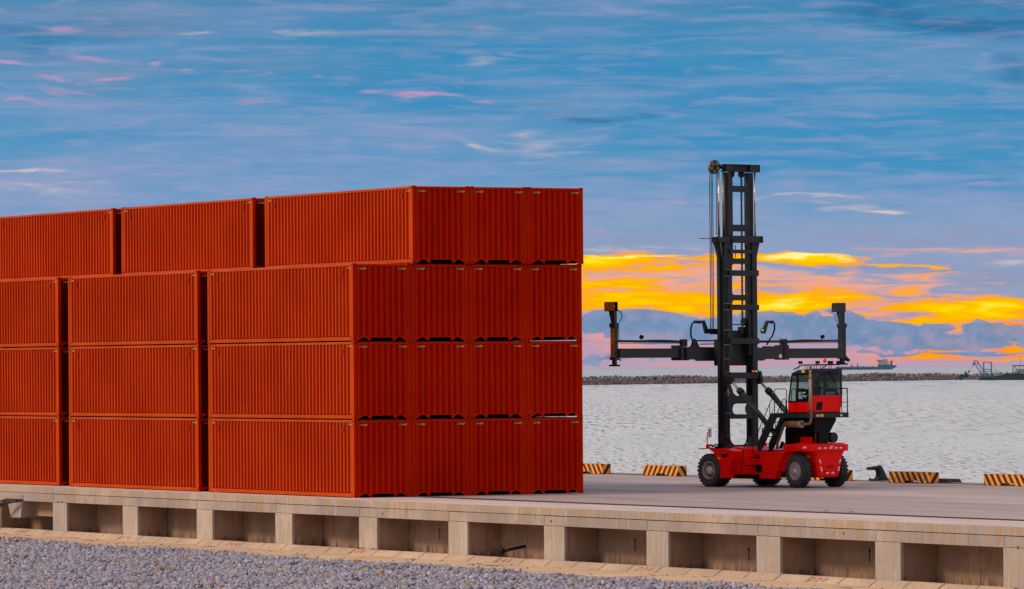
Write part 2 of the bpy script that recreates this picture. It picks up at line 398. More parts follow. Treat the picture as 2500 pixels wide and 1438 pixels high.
SKY={"azure": [
 [0.3, 62.28, 74.5, 10.76, 0.0, 0.6],[54.0, 46.99, 58.0, 12.42, -0.02, 1.0],[78.8, 41.01, 34.8, 7.45, -0.03, 1.1],[-28.7, 58.35, 58.0, 9.11, 0.0, 0.8],[-12.1, 53.1, 27.3, 2.65, 0.0, 1.1],[87.3, 69.1, 27.3, 5.8, -0.12, 1.2],[21.0, 59.64, 34.8, 9.11, 0.0, 0.9],[97.1, 45.84, 21.5, 13.25, 0.0, 1.0],[-78.2, 70.3, 34.8, 5.8, 0.0, 0.5],[-82.6, 47.15, 21.5, 1.66, -0.02, 0.7],[58.3, 56.89, 24.8, 5.8, 0.0, 0.8]], "lav": [
 [21.1, 72.06, 41.4, 2.32, -0.02, 1.0],[54.2, 69.34, 34.8, 2.48, -0.1, 1.0],[91.4, 65.09, 21.5, 2.15, -0.03, 1.1],[-45.3, 47.71, 58.0, 4.55, -0.02, 1.0],[-70.2, 37.96, 58.0, 6.62, 0.02, 0.9],[-16.3, 46.67, 41.4, 3.48, 0.0, 0.9],[54.1, 50.71, 27.3, 1.32, 0.06, 0.9],[74.8, 59.25, 21.5, 1.82, -0.05, 0.7],[29.1, 29.78, 41.4, 4.97, 0.0, 0.9],[87.1, 32.67, 24.8, 3.31, 0.0, 0.8],[-86.6, 53.81, 28.1, 2.48, 0.0, 0.8],[0.4, 66.42, 27.3, 1.82, 0.0, 0.5]], "pink": [
 [-86.6, 63.74, 10.8, 0.83, -0.05, 0.8],[-75.8, 62.42, 7.5, 0.58, -0.02, 0.9],[-68.0, 62.28, 3.5, 0.75, 0.0, 1.4],[-60.5, 61.32, 2.3, 0.33, 0.0, 1.0],[-100.7, 61.69, 3.3, 0.5, 0.0, 1.0],[-80.0, 59.55, 7.0, 0.66, 0.02, 0.9],[-95.7, 58.34, 7.5, 0.75, -0.03, 1.0],[-99.9, 54.07, 6.6, 0.5, 0.0, 0.9],[-89.1, 56.31, 12.4, 0.66, -0.03, 0.9],[-28.7, 56.53, 5.8, 0.58, -0.03, 1.0],[-17.9, 55.54, 9.9, 0.41, -0.03, 0.9],[-6.3, 54.46, 5.0, 0.41, -0.06, 0.7],[-94.0, 69.59, 7.5, 0.75, -0.05, 0.6],[-12.9, 57.16, 2.1, 0.33, 0.0, 0.6],[97.8, 36.32, 9.1, 0.58, 0.01, 0.9],[33.3, 34.14, 6.6, 0.41, -0.03, 0.5],[-40.2, 58.6, 2.5, 0.41, 0.0, 0.7],[-54.3, 59.53, 4.1, 0.58, 0.0, 0.5],[-53.5, 53.98, 11.6, 0.75, -0.05, 0.4],[-3.7, 69.76, 5.0, 0.66, 0.0, 0.5]], "cream": [
 [-8.1, 45.62, 6.2, 0.91, -0.04, 1.0],[74.6, 30.2, 7.5, 0.75, -0.05, 1.3],[-58.4, 68.67, 5.8, 0.83, 0.0, 0.35],[-40.2, 69.2, 6.6, 0.75, 0.0, 0.45],[-5.5, 62.49, 5.8, 1.16, -0.15, 0.55],[-100.8, 40.33, 5.0, 0.41, -0.04, 1.2],[-95.0, 39.79, 9.1, 0.99, 0.0, 0.5],[-102.9, 32.24, 2.2, 1.32, -0.2, 1.4],[-95.0, 36.9, 8.3, 0.66, 0.0, 0.4],[20.8, 25.54, 9.1, 0.58, 0.0, 0.8],[32.4, 25.45, 5.0, 0.5, -0.02, 0.8],[58.9, 33.95, 13.2, 0.5, -0.03, 0.9],[4.4, 46.11, 7.5, 1.82, 0.0, 0.4],[100.2, 19.58, 5.0, 1.32, 0.0, 0.6],[67.2, 31.33, 8.3, 0.83, 0.0, 0.5],[0.2, 43.65, 9.9, 1.16, 0.0, 0.3]], "peach": [
 [24.8, 16.57, 34.8, 9.11, 0.0, 1.5],[70.4, 17.06, 34.8, 2.48, -0.06, 1.1],[62.1, 13.81, 41.4, 4.97, -0.03, 1.3],[95.2, 10.26, 21.5, 4.97, -0.1, 1.3],[20.6, 5.01, 21.5, 3.31, 0.0, 1.0],[78.5, 1.27, 33.1, 1.82, 0.0, 1.2],[41.3, 1.13, 24.8, 1.49, 0.0, 0.8],[82.7, 3.73, 14.9, 0.99, -0.03, 1.1],[45.6, 19.73, 34.8, 1.32, -0.02, 0.9],[91.1, 22.71, 21.5, 1.66, 0.0, 0.5],[20.7, 21.56, 19.0, 2.48, 0.0, 1.0],[25.6, 10.35, 21.5, 1.16, 0.0, 1.0],[66.2, 15.27, 16.6, 0.83, 0.0, 0.5],[98.4, 3.61, 16.6, 4.97, 0.0, 0.9]], "yel": [
 [25.7, 13.91, 23.2, 3.81, 0.0, 0.75],[19.1, 21.58, 13.2, 3.31, 0.0, 0.7],[93.5, 10.27, 16.6, 3.64, -0.04, 0.8],[57.9, 14.67, 24.8, 2.48, 0.0, 0.6],[25.7, 14.74, 17.4, 0.99, 0.0, 1.4],[33.1, 12.78, 14.9, 1.16, 0.0, 1.3],[95.2, 12.08, 13.2, 2.15, -0.04, 1.9],[25.7, 16.56, 9.9, 0.66, 0.0, 1.0],[23.2, 23.04, 21.5, 1.16, -0.03, 1.5],[15.0, 22.27, 12.4, 1.82, -0.04, 1.4],[37.3, 22.27, 11.6, 0.83, 0.0, 1.1],[58.8, 21.78, 19.0, 1.16, -0.07, 1.5],[77.0, 20.33, 15.7, 0.41, -0.05, 1.2],[30.7, 20.83, 15.7, 0.83, 0.01, 1.0],[19.9, 17.43, 11.6, 1.16, 0.02, 1.4],[29.0, 17.94, 9.1, 0.58, 0.02, 1.1],[14.9, 16.23, 9.9, 1.32, 0.0, 1.1],[16.2, 19.94, 5.0, 0.99, 0.0, 1.1],[22.3, 13.27, 19.0, 1.82, 0.01, 1.3],[37.2, 13.58, 9.1, 1.99, 0.0, 1.1],[53.8, 14.04, 17.4, 2.15, 0.01, 1.6],[48.0, 15.57, 5.0, 0.83, 0.0, 1.3],[68.7, 14.43, 13.2, 1.16, 0.02, 1.3],[64.6, 12.97, 13.2, 1.32, 0.03, 1.2],[89.4, 12.62, 18.2, 1.82, -0.05, 1.6],[100.1, 10.64, 9.9, 2.15, -0.05, 1.3],[91.0, 10.7, 9.9, 1.16, 0.0, 1.0],[100.9, 7.73, 7.5, 1.16, -0.15, 1.0],[49.7, 17.63, 2.5, 0.66, 0.0, 0.7],[76.1, 10.23, 5.8, 0.5, 0.0, 0.6]], "orange": [
 [81.9, 1.25, 7.9, 1.16, 0.01, 1.3],[84.8, 3.05, 5.0, 0.66, -0.06, 1.0],[97.6, 3.04, 9.1, 0.83, -0.02, 1.3],[100.9, 1.77, 6.6, 1.32, 0.08, 1.0],[97.6, 0.31, 11.6, 0.5, 0.0, 1.1],[73.2, 0.24, 1.7, 0.5, 0.0, 0.9],[102.6, 4.0, 3.3, 2.32, 0.0, 0.9],[98.5, 7.75, 8.3, 2.15, -0.12, 0.9]], "glow": [
 [30.7, 22.98, 9.9, 0.41, -0.01, 1.3],[60.5, 21.94, 14.1, 0.5, -0.03, 1.3],[58.8, 22.2, 10.8, 0.41, -0.02, 1.4],[22.4, 23.04, 5.0, 0.33, -0.03, 1.0],[16.6, 23.91, 3.3, 0.5, -0.05, 0.9],[35.7, 22.28, 4.1, 0.25, 0.0, 1.2],[57.1, 14.51, 6.6, 0.33, 0.02, 0.6],[68.8, 21.21, 3.3, 0.33, -0.1, 0.8]], "cum": [
 [93.9, 7.78, 2.8, 2.48, 0.0, 2.0],[96.4, 5.94, 5.8, 2.81, 0.0, 2.0],[82.7, 4.97, 16.6, 1.82, -0.08, 1.7],[101.3, 5.08, 3.3, 1.66, 0.0, 1.5],[25.6, 8.7, 24.8, 3.64, 0.0, 1.3],[53.8, 8.9, 21.5, 4.14, 0.0, 1.3],[74.4, 5.86, 19.9, 3.64, -0.05, 1.4],[41.3, 9.0, 31.5, 1.82, -0.01, 1.1],[28.9, 8.26, 19.9, 2.32, 0.0, 1.1],[66.6, 8.81, 7.0, 3.15, 0.25, 1.3],[68.7, 10.04, 4.1, 2.81, 0.0, 1.1],[76.9, 7.08, 16.6, 2.65, -0.12, 1.4],[83.5, 4.96, 21.5, 1.99, -0.1, 1.3],[93.9, 7.95, 3.1, 1.82, 0.0, 1.3],[96.8, 6.52, 4.1, 2.65, 0.0, 1.4],[101.8, 6.07, 3.0, 1.99, 0.3, 1.2],[86.9, 7.84, 5.0, 0.99, -0.2, 0.9],[58.7, 8.87, 7.5, 2.15, 0.1, 1.1],[78.6, 4.17, 9.9, 0.83, 0.0, 1.0],[74.4, 2.13, 9.9, 0.58, 0.0, 0.7],[89.3, 1.86, 14.1, 0.58, -0.04, 1.0],[19.0, 8.33, 9.9, 1.66, 0.0, 1.0],[70.3, 6.3, 12.4, 2.48, 0.0, 1.3],[18.9, 1.71, 12.4, 1.16, 0.0, 0.5]], "dark": [
 [87.3, 69.92, 31.5, 4.97, -0.12, 1.2],[99.7, 59.07, 9.9, 4.97, -0.1, 0.7],[-80.7, 70.32, 24.8, 3.73, 0.0, 0.9],[-81.6, 69.09, 7.5, 1.16, 0.0, 0.7],[-98.1, 66.31, 13.2, 7.45, 0.0, 0.6],[19.3, 50.96, 16.6, 0.83, 0.0, 0.8],[91.5, 73.2, 16.6, 3.31, -0.05, 0.8]], "haze": [
 [-78.2, 71.96, 34.8, 4.97, 0.0, 1.0],[-82.5, 59.57, 29.0, 4.97, 0.0, 0.8],[-45.2, 61.78, 24.8, 4.14, -0.05, 0.6],[-61.8, 57.77, 13.2, 1.99, 0.0, 0.8],[-7.9, 69.79, 16.6, 3.31, 0.0, 0.5],[8.6, 53.94, 14.9, 2.48, -0.05, 0.6]], "grey": [
 [74.5, 19.93, 21.5, 1.99, -0.03, 1.0],[58.0, 17.98, 19.0, 1.66, 0.0, 1.0],[87.0, 24.39, 24.8, 2.15, 0.0, 1.0],[33.2, 26.85, 24.8, 1.32, 0.0, 0.9],[96.9, 16.87, 10.8, 1.99, 0.0, 1.0],[24.8, 16.98, 3.3, 0.5, 0.0, 0.6],[70.4, 25.34, 24.8, 1.66, 0.0, 0.7],[95.3, 27.23, 16.6, 1.16, 0.0, 0.7],[33.1, 16.01, 5.0, 0.66, 0.0, 0.9]]}
# ------------------------------------------------------------------ setting: ground, quay
g=G(); g.box(-600,-1.0,-500,500,-2.6,-2.06); g.box(-1.0,.35,-500,500,-2.6,-1.975); g.build('ground',M['ground'],kind='structure',label='bare ground under the gravel beside the wharf')
g=G(); g.box(2.28,27.96,-75,140,-.62,0); g.box(28.04,29.6,-75,140,-.62,.004); g.build('quay_deck',M['deck'],kind='structure',label='wide pinkish grey concrete quay deck')
g=G(); g.box(2.2,2.28,-75,140,-.62,.042); g.box(27.96,28.04,-75,140,-.62,.028); g.build('deck_shadow_strip',M['joint'],kind='structure',label='two long dark steel strips let into the quay deck')  # dark strips stand in for the shadow line of a step in the deck
g=G(); g.box(.61,29.6,-75,140,-6,-.63); g.build('quay_wall_core',M['c_recess'],kind='structure',label='solid body of the quay')

wf=thing('wharf_wall','long weathered concrete wharf front with pillars and dark recesses','wharf',(0,0,0))
YA,YB=-75,140
g=G(); g.box(-1.05,2.2,YA,YB,-.262,-.004,0); g.box(-1.05,2.2,YA,YB,-.004,0,1)
g.build('deck_edge',[M['c_edge'],M['strip']],wf)
PC=[-9.77+6.735*k for k in range(-9,23)]
for i,c in enumerate(PC):
    w0,w1=c-.69,c+.69
    g=G()
    g.prism([(w0,-1.975),(w1,-1.975),(w1,-.625),(w0,-.625)],'x',-1.055,-.935)
    g.build('pillar',M['c_pillar'],wf,bevel=.012)
    j=random.uniform(-.012,.012)
    g=G(); g.box(-1.047,.29,w0+.10+j,w1-.06+j,-.612,-.290); g.build('pillar_head',M['c_head'],wf,bevel=.008)
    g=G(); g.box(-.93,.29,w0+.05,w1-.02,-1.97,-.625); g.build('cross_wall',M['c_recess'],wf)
    if i<len(PC)-1:
        a,b=w1-.05,PC[i+1]-.69+.09; z0=-.618+random.uniform(-.004,.004)
        g=G(); g.box(-1.052-random.uniform(0,.004),.29,a,b,z0,-.280-random.uniform(0,.010)); g.build('beam',M['c_beam'],wf,bevel=.006)
        # recess back wall in cast panels with open joints
        g=G(); y=w1; ye=PC[i+1]-.69
        cuts=[y-.1, y+(ye-y)*random.uniform(.22,.38), y+(ye-y)*random.uniform(.52,.72), ye+.1]
        for a,b in zip(cuts,cuts[1:]): g.box(.30+random.uniform(0,.015),.6,a+.008,b-.008,-1.97,-.27)
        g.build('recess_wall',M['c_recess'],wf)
g=G(); g.box(.25,.29,YA,YB,-.40,-.27); g.build('recess_soffit',M['c_recess'],wf)
g=G(); g.prism([(29.32,-.36),(28.80,-1.34),(27.81,-1.33),(27.52,-.36)],'x',-1.075,.29); g.build('corbel',M['c_beam'],wf,bevel=.01)
g=G(); g.prism([(24.6,-1.24),(27.9,-1.26),(27.9,-.62),(24.6,-.62)],'x',-.45,.28); g.build('haunch',M['c_recess'],wf)
# rust and weep holes
g=G()
for y,z in ((-4.2,-.46),(-16.3,-.46),(24.1,-.60),(23.75,-.60),(-43.9,-.60),(-43.5,-.60),(-34.3,-.42)):
    g.box(-1.064,-1.05,y-.02,y+.02,z-.04,z+.04)
g.build('weep_hole',M['hole'],wf)
g=G()
for y,z in ((-6.0,-1.05),(-19.6,-1.05),(-26.7,-1.15),(-33.7,-1.0),(-41.0,-1.3)): g.disc((.293,y,z),(-1,0,0),.05); g.box(.288,.292,y-.015,y+.015,z-.35,z)
g.build('wall_outlet',M['hole'],wf)

# drain pipe sticking out of the wall
t=thing('drain_pipe','black drain pipe with a flanged end poking out of the wharf recess','pipe',(0,0,0))
g=G(); g.tube([(.35,-12.15,-1.45),(-.2,-12.13,-1.54),(-.62,-12.12,-1.61)],.055,12); g.build('pipe',M['pipe'],t)
g=G(); g.cyl((-.56,-12.12,-1.60),(-.70,-12.12,-1.63),.10,n=14); g.build('flange',M['pipe'],t)
# cables at the far left
t=thing('mooring_cables','bundle of thick black cables hanging from the concrete corbel','cables',(0,0,0))
g=G(); g.box(-1.22,-1.08,27.55,29.25,-.60,-.55); g.build('bracket',M['pipe'],t,bevel=.01)
for k,(z0,sag) in enumerate(((-.58,.30),(-.61,.42),(-.64,.60),(-.66,.85))):
    g=G(); pts=[]
    for i in range(13):
        s=i/12; pts.append((-1.28-.05*k-1.2*s, 27.65+.25*k+3.6*s, z0-.03-sag*1.7*s))
    g.tube(pts,.05,8); g.build('cable',M['pipe'],t)

# sandy slab beside the gravel + kerb blocks of the gutter
g=G(); y=-9.39-1.795*36
while y<140:
    g.box(-5.3,-1.42,y+.012,y+1.783,-2.06,-1.972+random.uniform(-.006,.006)); y+=1.795
g.build('gutter_slab',M['apron'],kind='structure',label='flat sandy concrete strip at the foot of the wharf')
def kerb():
    g=G(); pts=[(-1.075,-1.770),(-1.15,-1.775),(-1.21,-1.80),(-1.45,-1.945),(-1.50,-1.985),(-1.075,-1.985)]
    g.prism([(x,z) for x,z in pts],'y',0,1.735); return g
t0=kerb().build('kerb_block',M['c_kerb'],None,bevel=.012)
KG='precast kerb blocks along the foot of the wharf'
def digit_strokes(ch):
    return {'2':[[(0,.8),(.15,1),(.5,1),(.6,.75),(.4,.45),(0,0),(.65,.05)]],
     '3':[[(0,.95),(.4,1),(.55,.8),(.2,.55),(.55,.35),(.45,.05),(0,0)]],
     '4':[[(.45,0),(.5,1),(0,.4),(.7,.4)]],
     '5':[[(.6,1),(.1,1),(.05,.6),(.45,.6),(.6,.3),(.4,0),(0,.05)]],
     '6':[[(.5,1),(.15,.6),(.05,.2),(.3,0),(.55,.2),(.45,.45),(.1,.35)]],
     '7':[[(0,1),(.6,1),(.25,0)]],
     '8':[[(.3,.5),(.05,.8),(.3,1),(.55,.8),(.3,.5),(.02,.2),(.3,0),(.6,.2),(.3,.5)]],
     '0':[[(.3,1),(.05,.6),(.1,.1),(.35,0),(.6,.4),(.5,.9),(.3,1)]]}[ch]
SN=(Vector((-.145,0,.24))).normalized()
def kerb_number(txt,yc,par,h=.19):
    """strokes lie on the sloping kerb face; reads left to right seen from the gravel (+Y to -Y)"""
    base=Vector((-1.425,yc,-1.930)); up=Vector((.24,0,.145)).normalized(); rt=Vector((0,-1,0))
    x=-len(txt)*.5*.34
    for ch in txt:
        g=G()
        for st in digit_strokes(ch):
            P=[base+rt*(x+px*.30+py*.07)+up*(py*h)+SN*.010 for px,py in st]
            for a,b in zip(P,P[1:]): g.bar(a-(b-a)*.04,b+(b-a)*.04,.020,.004,up=SN)
        x+=.36
        kn=g.build('painted_digit',M['redpaint'],par); kn.matrix_parent_inverse=Matrix.Translation(Vector(par.location)).inverted()
nums={27.0:'280',17.0:'270',7.23:'260',-2.53:'250',-13.44:'240',-22.94:'230',-33.0:'220'}
first=True
for k in range(-19,23):
    y=-9.39+1.795*k+.02
    o=t0 if first else t0.copy()
    if not first: COL.objects.link(o)
    first=False
    o.location=(random.uniform(-.006,.006),y,random.uniform(-.006,.004)); o.rotation_euler=(0,0,0)
    num=[n for yy,n in nums.items() if y<=yy<y+1.795]
    if num:
        tag(o,'pale kerb block with the red painted number %s on its sloping face'%num[0],'kerb block',KG)
        yy=[a for a in nums if nums[a]==num[0]][0]
        kerb_number(num[0],min(max(yy,y+.6),y+1.2),o)
    else: tag(o,'plain pale kerb block of the gutter below the wharf','kerb block',KG)

# litter and twigs on the slab
g=G()
for k in range(150):
    y=random.uniform(-48,30); x=-1.6-random.random()**.7*3.4; a=random.uniform(0,pi); L=random.choice((.05,.08,.12,.25,.45))*random.uniform(.6,1.2)
    z=-1.962
    p=Vector((x,y,z)); d=Vector((cos(a),sin(a),random.uniform(-.02,.12)))*L
    g.cyl(p-d/2,p+d/2,.007+.012*random.random(),.004,5)
for k in range(60):
    y=random.uniform(-48,30); x=-1.6-random.random()*3.3; r=random.uniform(.015,.045)
    g.lathe([(0.001,-r*.5),(r,0),(0.001,r*.5)],(x,y,-1.955),'z',6)
g.build('plant_debris',M['twig'],label='dry twigs and bits of dirt strewn over the sandy strip',kind='stuff')
for nm,lab,y0,x0 in (('dead_plant','withered brown plant hanging over the kerb left of the pipe bay',-3.7,-1.25),('dead_plant','flat heap of dry brown stalks lying at the gravel edge',3.2,-4.6),('dead_plant','scattered dry stalks lying in front of the kerb number 240',-15.5,-3.2)):
    t=G()
    for k in range(11):
        a=random.uniform(0,2*pi); L=random.uniform(.2,.55); c=Vector((x0+random.uniform(-.2,.2),y0+random.uniform(-1.1,1.1),-1.93 if x0<-1.5 else -1.76))
        d=Vector((cos(a)*.5,sin(a),0))*L
        t.tube([c-d/2,c+Vector((0,0,.02+.05*random.random())),c+d/2-Vector((.0,0,.02))],.007,5)
    o=t.build(nm,M['twig']); tag(o,lab,'dead plant')

# ------------------------------------------------------------------ gravel (uncountable crushed stone)
def ico():
    bm=bmesh.new(); bmesh.ops.create_icosphere(bm,subdivisions=1,radius=1); bm.verts.ensure_lookup_table()
    v=np.array([p.co[:] for p in bm.verts]); f=np.array([[q.index for q in fc.verts] for fc in bm.faces]); bm.free(); return v,f
IV,IF=ico()
def rocks(name,P,S,mat,cols,zsq=.7):
    """one mesh of many angular stones: P centres, S sizes, cols per stone"""
    n=len(P); nv=len(IV)
    V=np.repeat(IV[None],n,0)*(1+RNG.uniform(-.38,.38,(n,nv,1)))
    V*=np.stack([RNG.uniform(.7,1.35,n),RNG.uniform(.7,1.35,n),np.full(n,zsq)*RNG.uniform(.7,1.3,n)],1)[:,None]
    A=RNG.uniform(0,2*pi,(n,3)); 
    def rot(V,a,i,j):
        c,s=np.cos(a)[:,None],np.sin(a)[:,None]; x=V[:,:,i].copy(); y=V[:,:,j].copy()
        V[:,:,i]=c*x-s*y; V[:,:,j]=s*x+c*y
    rot(V,A[:,0]*.12,1,2); rot(V,A[:,1]*.12,0,2); rot(V,A[:,2],0,1)
    V=V*S[:,None,None]+P[:,None]
    F=(IF[None]+np.arange(n)[:,None,None]*nv).reshape(-1,3)
    me=bpy.data.meshes.new(name); V=V.reshape(-1,3)
    me.vertices.add(len(V)); me.vertices.foreach_set('co',V.astype(np.float32).ravel())
    me.loops.add(F.size); me.loops.foreach_set('vertex_index',F.astype(np.int32).ravel())
    me.polygons.add(len(F)); me.polygons.foreach_set('loop_start',np.arange(0,F.size,3,dtype=np.int32))
    me.polygons.foreach_set('loop_total',np.full(len(F),3,np.int32))
    me.update(calc_edges=True)
    at=me.color_attributes.new('rock_col','FLOAT_COLOR','POINT')
    C4=np.concatenate([cols,np.ones((n,1))],1); at.data.foreach_set('color',np.repeat(C4,nv,0).astype(np.float32).ravel())
    me.materials.append(mat); o=bpy.data.objects.new(name,me); COL.objects.link(o); return o
def rock_colours(n,base,var,accents,pa):
    c=np.array(base)[None]*(1+RNG.normal(0,var,(n,1)))+RNG.normal(0,.012,(n,3))
    k=RNG.random(n)<pa; idx=RNG.integers(0,len(accents),k.sum()); c[k]=np.array(accents)[idx]*RNG.uniform(.7,1.2,(k.sum(),1))
    return np.clip(c,.02,.8)
n=100000
y=RNG.uniform(-60,34,n); x=RNG.uniform(-31,-4.7,n)
# keep what lies on the strip of ground between the slab and the near edge
nearlim=-11.2+(-32.4-y)*1.23
keep=(x>nearlim-4)&(x>-24.1+(y+22.4)*.44-2.5)&(x<-4.75-.25*np.abs(np.sin(y*.8)+.6*np.sin(y*2.3+1)))
x,y=x[keep],y[keep]; n=len(x)
edge=np.clip((-4.8-x)/1.2,0,1)
und=.035*np.sin(x*.9+y*.35)+.03*np.sin(y*1.3-x*.5)
P=np.stack([x,y,-1.99+.10*edge+und+RNG.uniform(-.035,.035,n)],1); S=RNG.uniform(.042,.094,n)*(1+.5*(RNG.random(n)<.07))
cl=rock_colours(n,(.32,.315,.395),.14,[(.45,.20,.05),(.40,.34,.22),(.17,.15,.19),(.50,.48,.56)],.14)
o=rocks('gravel',P,S,M['gravel'],cl); tag(o,'grey lilac crushed stone with a few rusty pieces in the foreground',None,None,'stuff')
g=G(); g.box(-300,-5.25,-300,300,-2.055,-2.0); g.build('gravel_bed',M['ground'],kind='structure',label='gravel bed below the loose stones')

# ------------------------------------------------------------------ shipping containers
W,L,H=2.438,12.192,2.896
def corr(t0,t1,pitch,flat,slope,depth):
    """trapezoid profile: list of (t, depth-offset)"""
    out=[(t0,0)]; n=int((t1-t0)/pitch); m=(t1-t0-n*pitch)/2; t=t0+m
    for k in range(n):
        out+=[(t+flat/2,0),(t+flat/2+slope,depth),(t+pitch-flat/2-slope,depth),(t+pitch-flat/2,0)]
        t+=pitch
    out.append((t1,0)); return out
def sheet(pro,fn,z0,z1):
    g=G(); vs=[fn(t,d,z0) for t,d in pro]+[fn(t,d,z1) for t,d in pro]; n=len(pro)
    for i in range(n-1):
        gr=1 if (pro[i][1]>0 or pro[i+1][1]>0) else 0          # recessed faces take the darker red with groove shade painted in
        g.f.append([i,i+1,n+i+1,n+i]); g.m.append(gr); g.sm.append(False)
    g.v=[tuple(p) for p in vs]; return g
def make_container():
    r=thing('shipping_container','','container')
    red,end=M['box_red'],M['box_end']
    ps=corr(.17,L-.17,.2765,.078,.058,.038)
    for side in (0,1):
        fn=(lambda t,d,z:(.018+d,t,z)) if side==0 else (lambda t,d,z:(W-.018-d,t,z))
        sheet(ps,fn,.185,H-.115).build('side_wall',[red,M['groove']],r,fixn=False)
    pe=corr(.165,W-.165,.2475,.112,.036,.044)
    for e in (0,1):
        fn=(lambda t,d,z:(t,.020+d,z)) if e==0 else (lambda t,d,z:(t,L-.020-d,z))
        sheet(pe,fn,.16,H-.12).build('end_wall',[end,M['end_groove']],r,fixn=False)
    pr=corr(.12,L-.12,.209,.085,.025,-.022)
    g=G(); vs=[(.05,t,H-.034-d) for t,d in pr]+[(W-.05,t,H-.034-d) for t,d in pr]; n=len(pr)
    g.add(vs,[(i,i+1,n+i+1,n+i) for i in range(n-1)])
    for xx in (.05,W-.05):
        vs=[(xx,t,H-.034-d) for t,d in pr]+[(xx,t,H-.075) for t,d in pr]; g.add(vs,[(i,i+1,n+i+1,n+i) for i in range(n-1)])
    g.build('roof',M['box_roof'],r,fixn=False)
    g=G(); g.box(.03,W-.03,.06,L-.06,.155,.175)
    for k in range(20): g.box(.06,W-.06,.5+k*.58,.56+k*.58,.020,.156)
    g.build('underfloor',M['floor_dark'],r)
    for x0 in (0,1):
        for y0 in (0,1):
            X=(0,.15) if x0==0 else (W-.15,W); Y=(0,.155) if y0==0 else (L-.155,L)
            G().box(X[0]+.004,X[1]-.004,Y[0]+.004,Y[1]-.004,.118,H-.118,0).build('corner_post',[red,end],r,bevel=.008,facey=True)
            for zz in (0,1):
                Z=(0,.118) if zz==0 else (H-.118,H)
                Xc=(0,.162) if x0==0 else (W-.162,W); Yc=(0,.178) if y0==0 else (L-.178,L)
                g=G(); g.box(Xc[0],Xc[1],Yc[0],Yc[1],Z[0],Z[1])
                c=g.build('corner_casting',[red,end],r,bevel=.010,facey=True)
                g=G(); zc=(Z[0]+Z[1])/2
                sx=-1 if x0==0 else 1; sy=-1 if y0==0 else 1
                g.disc((Xc[0]-.002 if x0==0 else Xc[1]+.002,(Yc[0]+Yc[1])/2,zc),(sx,0,0),.036,12,0,.75)
                g.disc(((Xc[0]+Xc[1])/2,Yc[0]-.002 if y0==0 else Yc[1]+.002,zc),(0,sy,0),.038,12,0,.72)
                g.build('aperture',M['hole'],c,fixn=False)
    for s in (0,1):
        X=(.012,.07) if s==0 else (W-.07,W-.012)
        G().box(X[0],X[1],.155,L-.155,H-.112,H-.048).build('top_rail',red,r,bevel=.005)
        X=(.010,.06) if s==0 else (W-.06,W-.010)
        G().box(X[0],X[1],.178,L-.178,.030,.165).build('bottom_rail',red,r,bevel=.005)
    for e in (0,1):
        Y=(.010,.08) if e==0 else (L-.08,L-.010)
        G().box(.15,W-.15,Y[0],Y[1],H-.125,H-.045).build('top_rail',end,r,bevel=.005)
        Ys=(.012,.05) if e==0 else (L-.05,L-.012)
        g=G(); g.box(.15,W-.15,Ys[0],Ys[1],.140,.180)
        for xs in (1,-1):
            f=(lambda x:x) if xs==1 else (lambda x:W-x)
            g.prism([(f(.162),.0),(f(.178),.0),(f(.40),.141),(f(.162),.141)],'y',Ys[0]+.001,Ys[1]-.001)
            g.prism([(f(.55),.141),(f(.69),.02),(f(.74),.02),(f(.765),.141)],'y',Ys[0]+.001,Ys[1]-.001)
        g.build('end_sill',end,r)
    # high-cube hazard marks: slanted yellow / black strips near the top corners
    def marks(P0,du,dv,nrm,out):
        g=G(); x=0; P0=Vector(P0);du=Vector(du);dv=Vector(dv);nn=Vector(nrm)
        for k,(w,mi) in enumerate(((.040,1),(.020,0),(.06,1),(.050,0),(.05,1),(.075,0),(.02,1),(.045,0),(.02,1))):
            s=.045; h=.066
            q=[P0+du*x+nn*out,P0+du*(x+w)+nn*out,P0+du*(x+w+s)+dv*h+nn*out,P0+du*(x+s)+dv*h+nn*out]
            g.add(q,[(0,1,2,3)],mi); x+=w
        return g
    HM=[M['hazard_yellow'],M['hazard_black']]
    for e in (0,1):
        yy=.0 if e==0 else L; nn=(0,-1,0) if e==0 else (0,1,0)
        for x0 in (.19,W-.19-.385): marks((x0,yy,H-.235),(1,0,0),(0,0,1),nn,-.014).build('hazard_mark',HM,r,fixn=False)
    for s in (0,1):
        xx=0 if s==0 else W; nn=(-1,0,0) if s==0 else (1,0,0)
        for y0 in (.17,L-.17): 
            sg=1 if y0<1 else -1
            marks((xx,y0+(.385 if sg==1 else 0),H-.215),(0,-1,0),(0,0,1),nn,-.012).build('hazard_mark',HM,r,fixn=False)
        for y0 in (.86,L-.86):
            g=G(); g.box(xx-.006 if s==0 else xx-.03,xx+.03 if s==0 else xx+.006,y0-.05,y0+.05,H-.46,H-.26,0); 
            v=g.build('vent',red,r,bevel=.006)
            G().box(xx-.010 if s==0 else xx+.006,xx-.006 if s==0 else xx+.010,y0-.038,y0-.012,H-.45,H-.27).build('vent_slot',M['hole'],v)
    return r
c0=make_container()
GRP='stacked red high-cube shipping containers'
RX=[0,2.4577,4.9313,7.3904]
LAY=['bottom','second layer','third layer','top']
used=[False]
def put(ix,y,layer,lab):
    dy=random.uniform(-.012,.012); dx=random.uniform(-.006,.006)
    loc=(RX[ix]+dx,y+dy,layer*H+.0008*layer)
    if not used[0]:
        used[0]=True; c0.location=loc; c0['label']=lab; c0['group']=GRP; return c0
    return dup(c0,loc,0,lab,GRP)
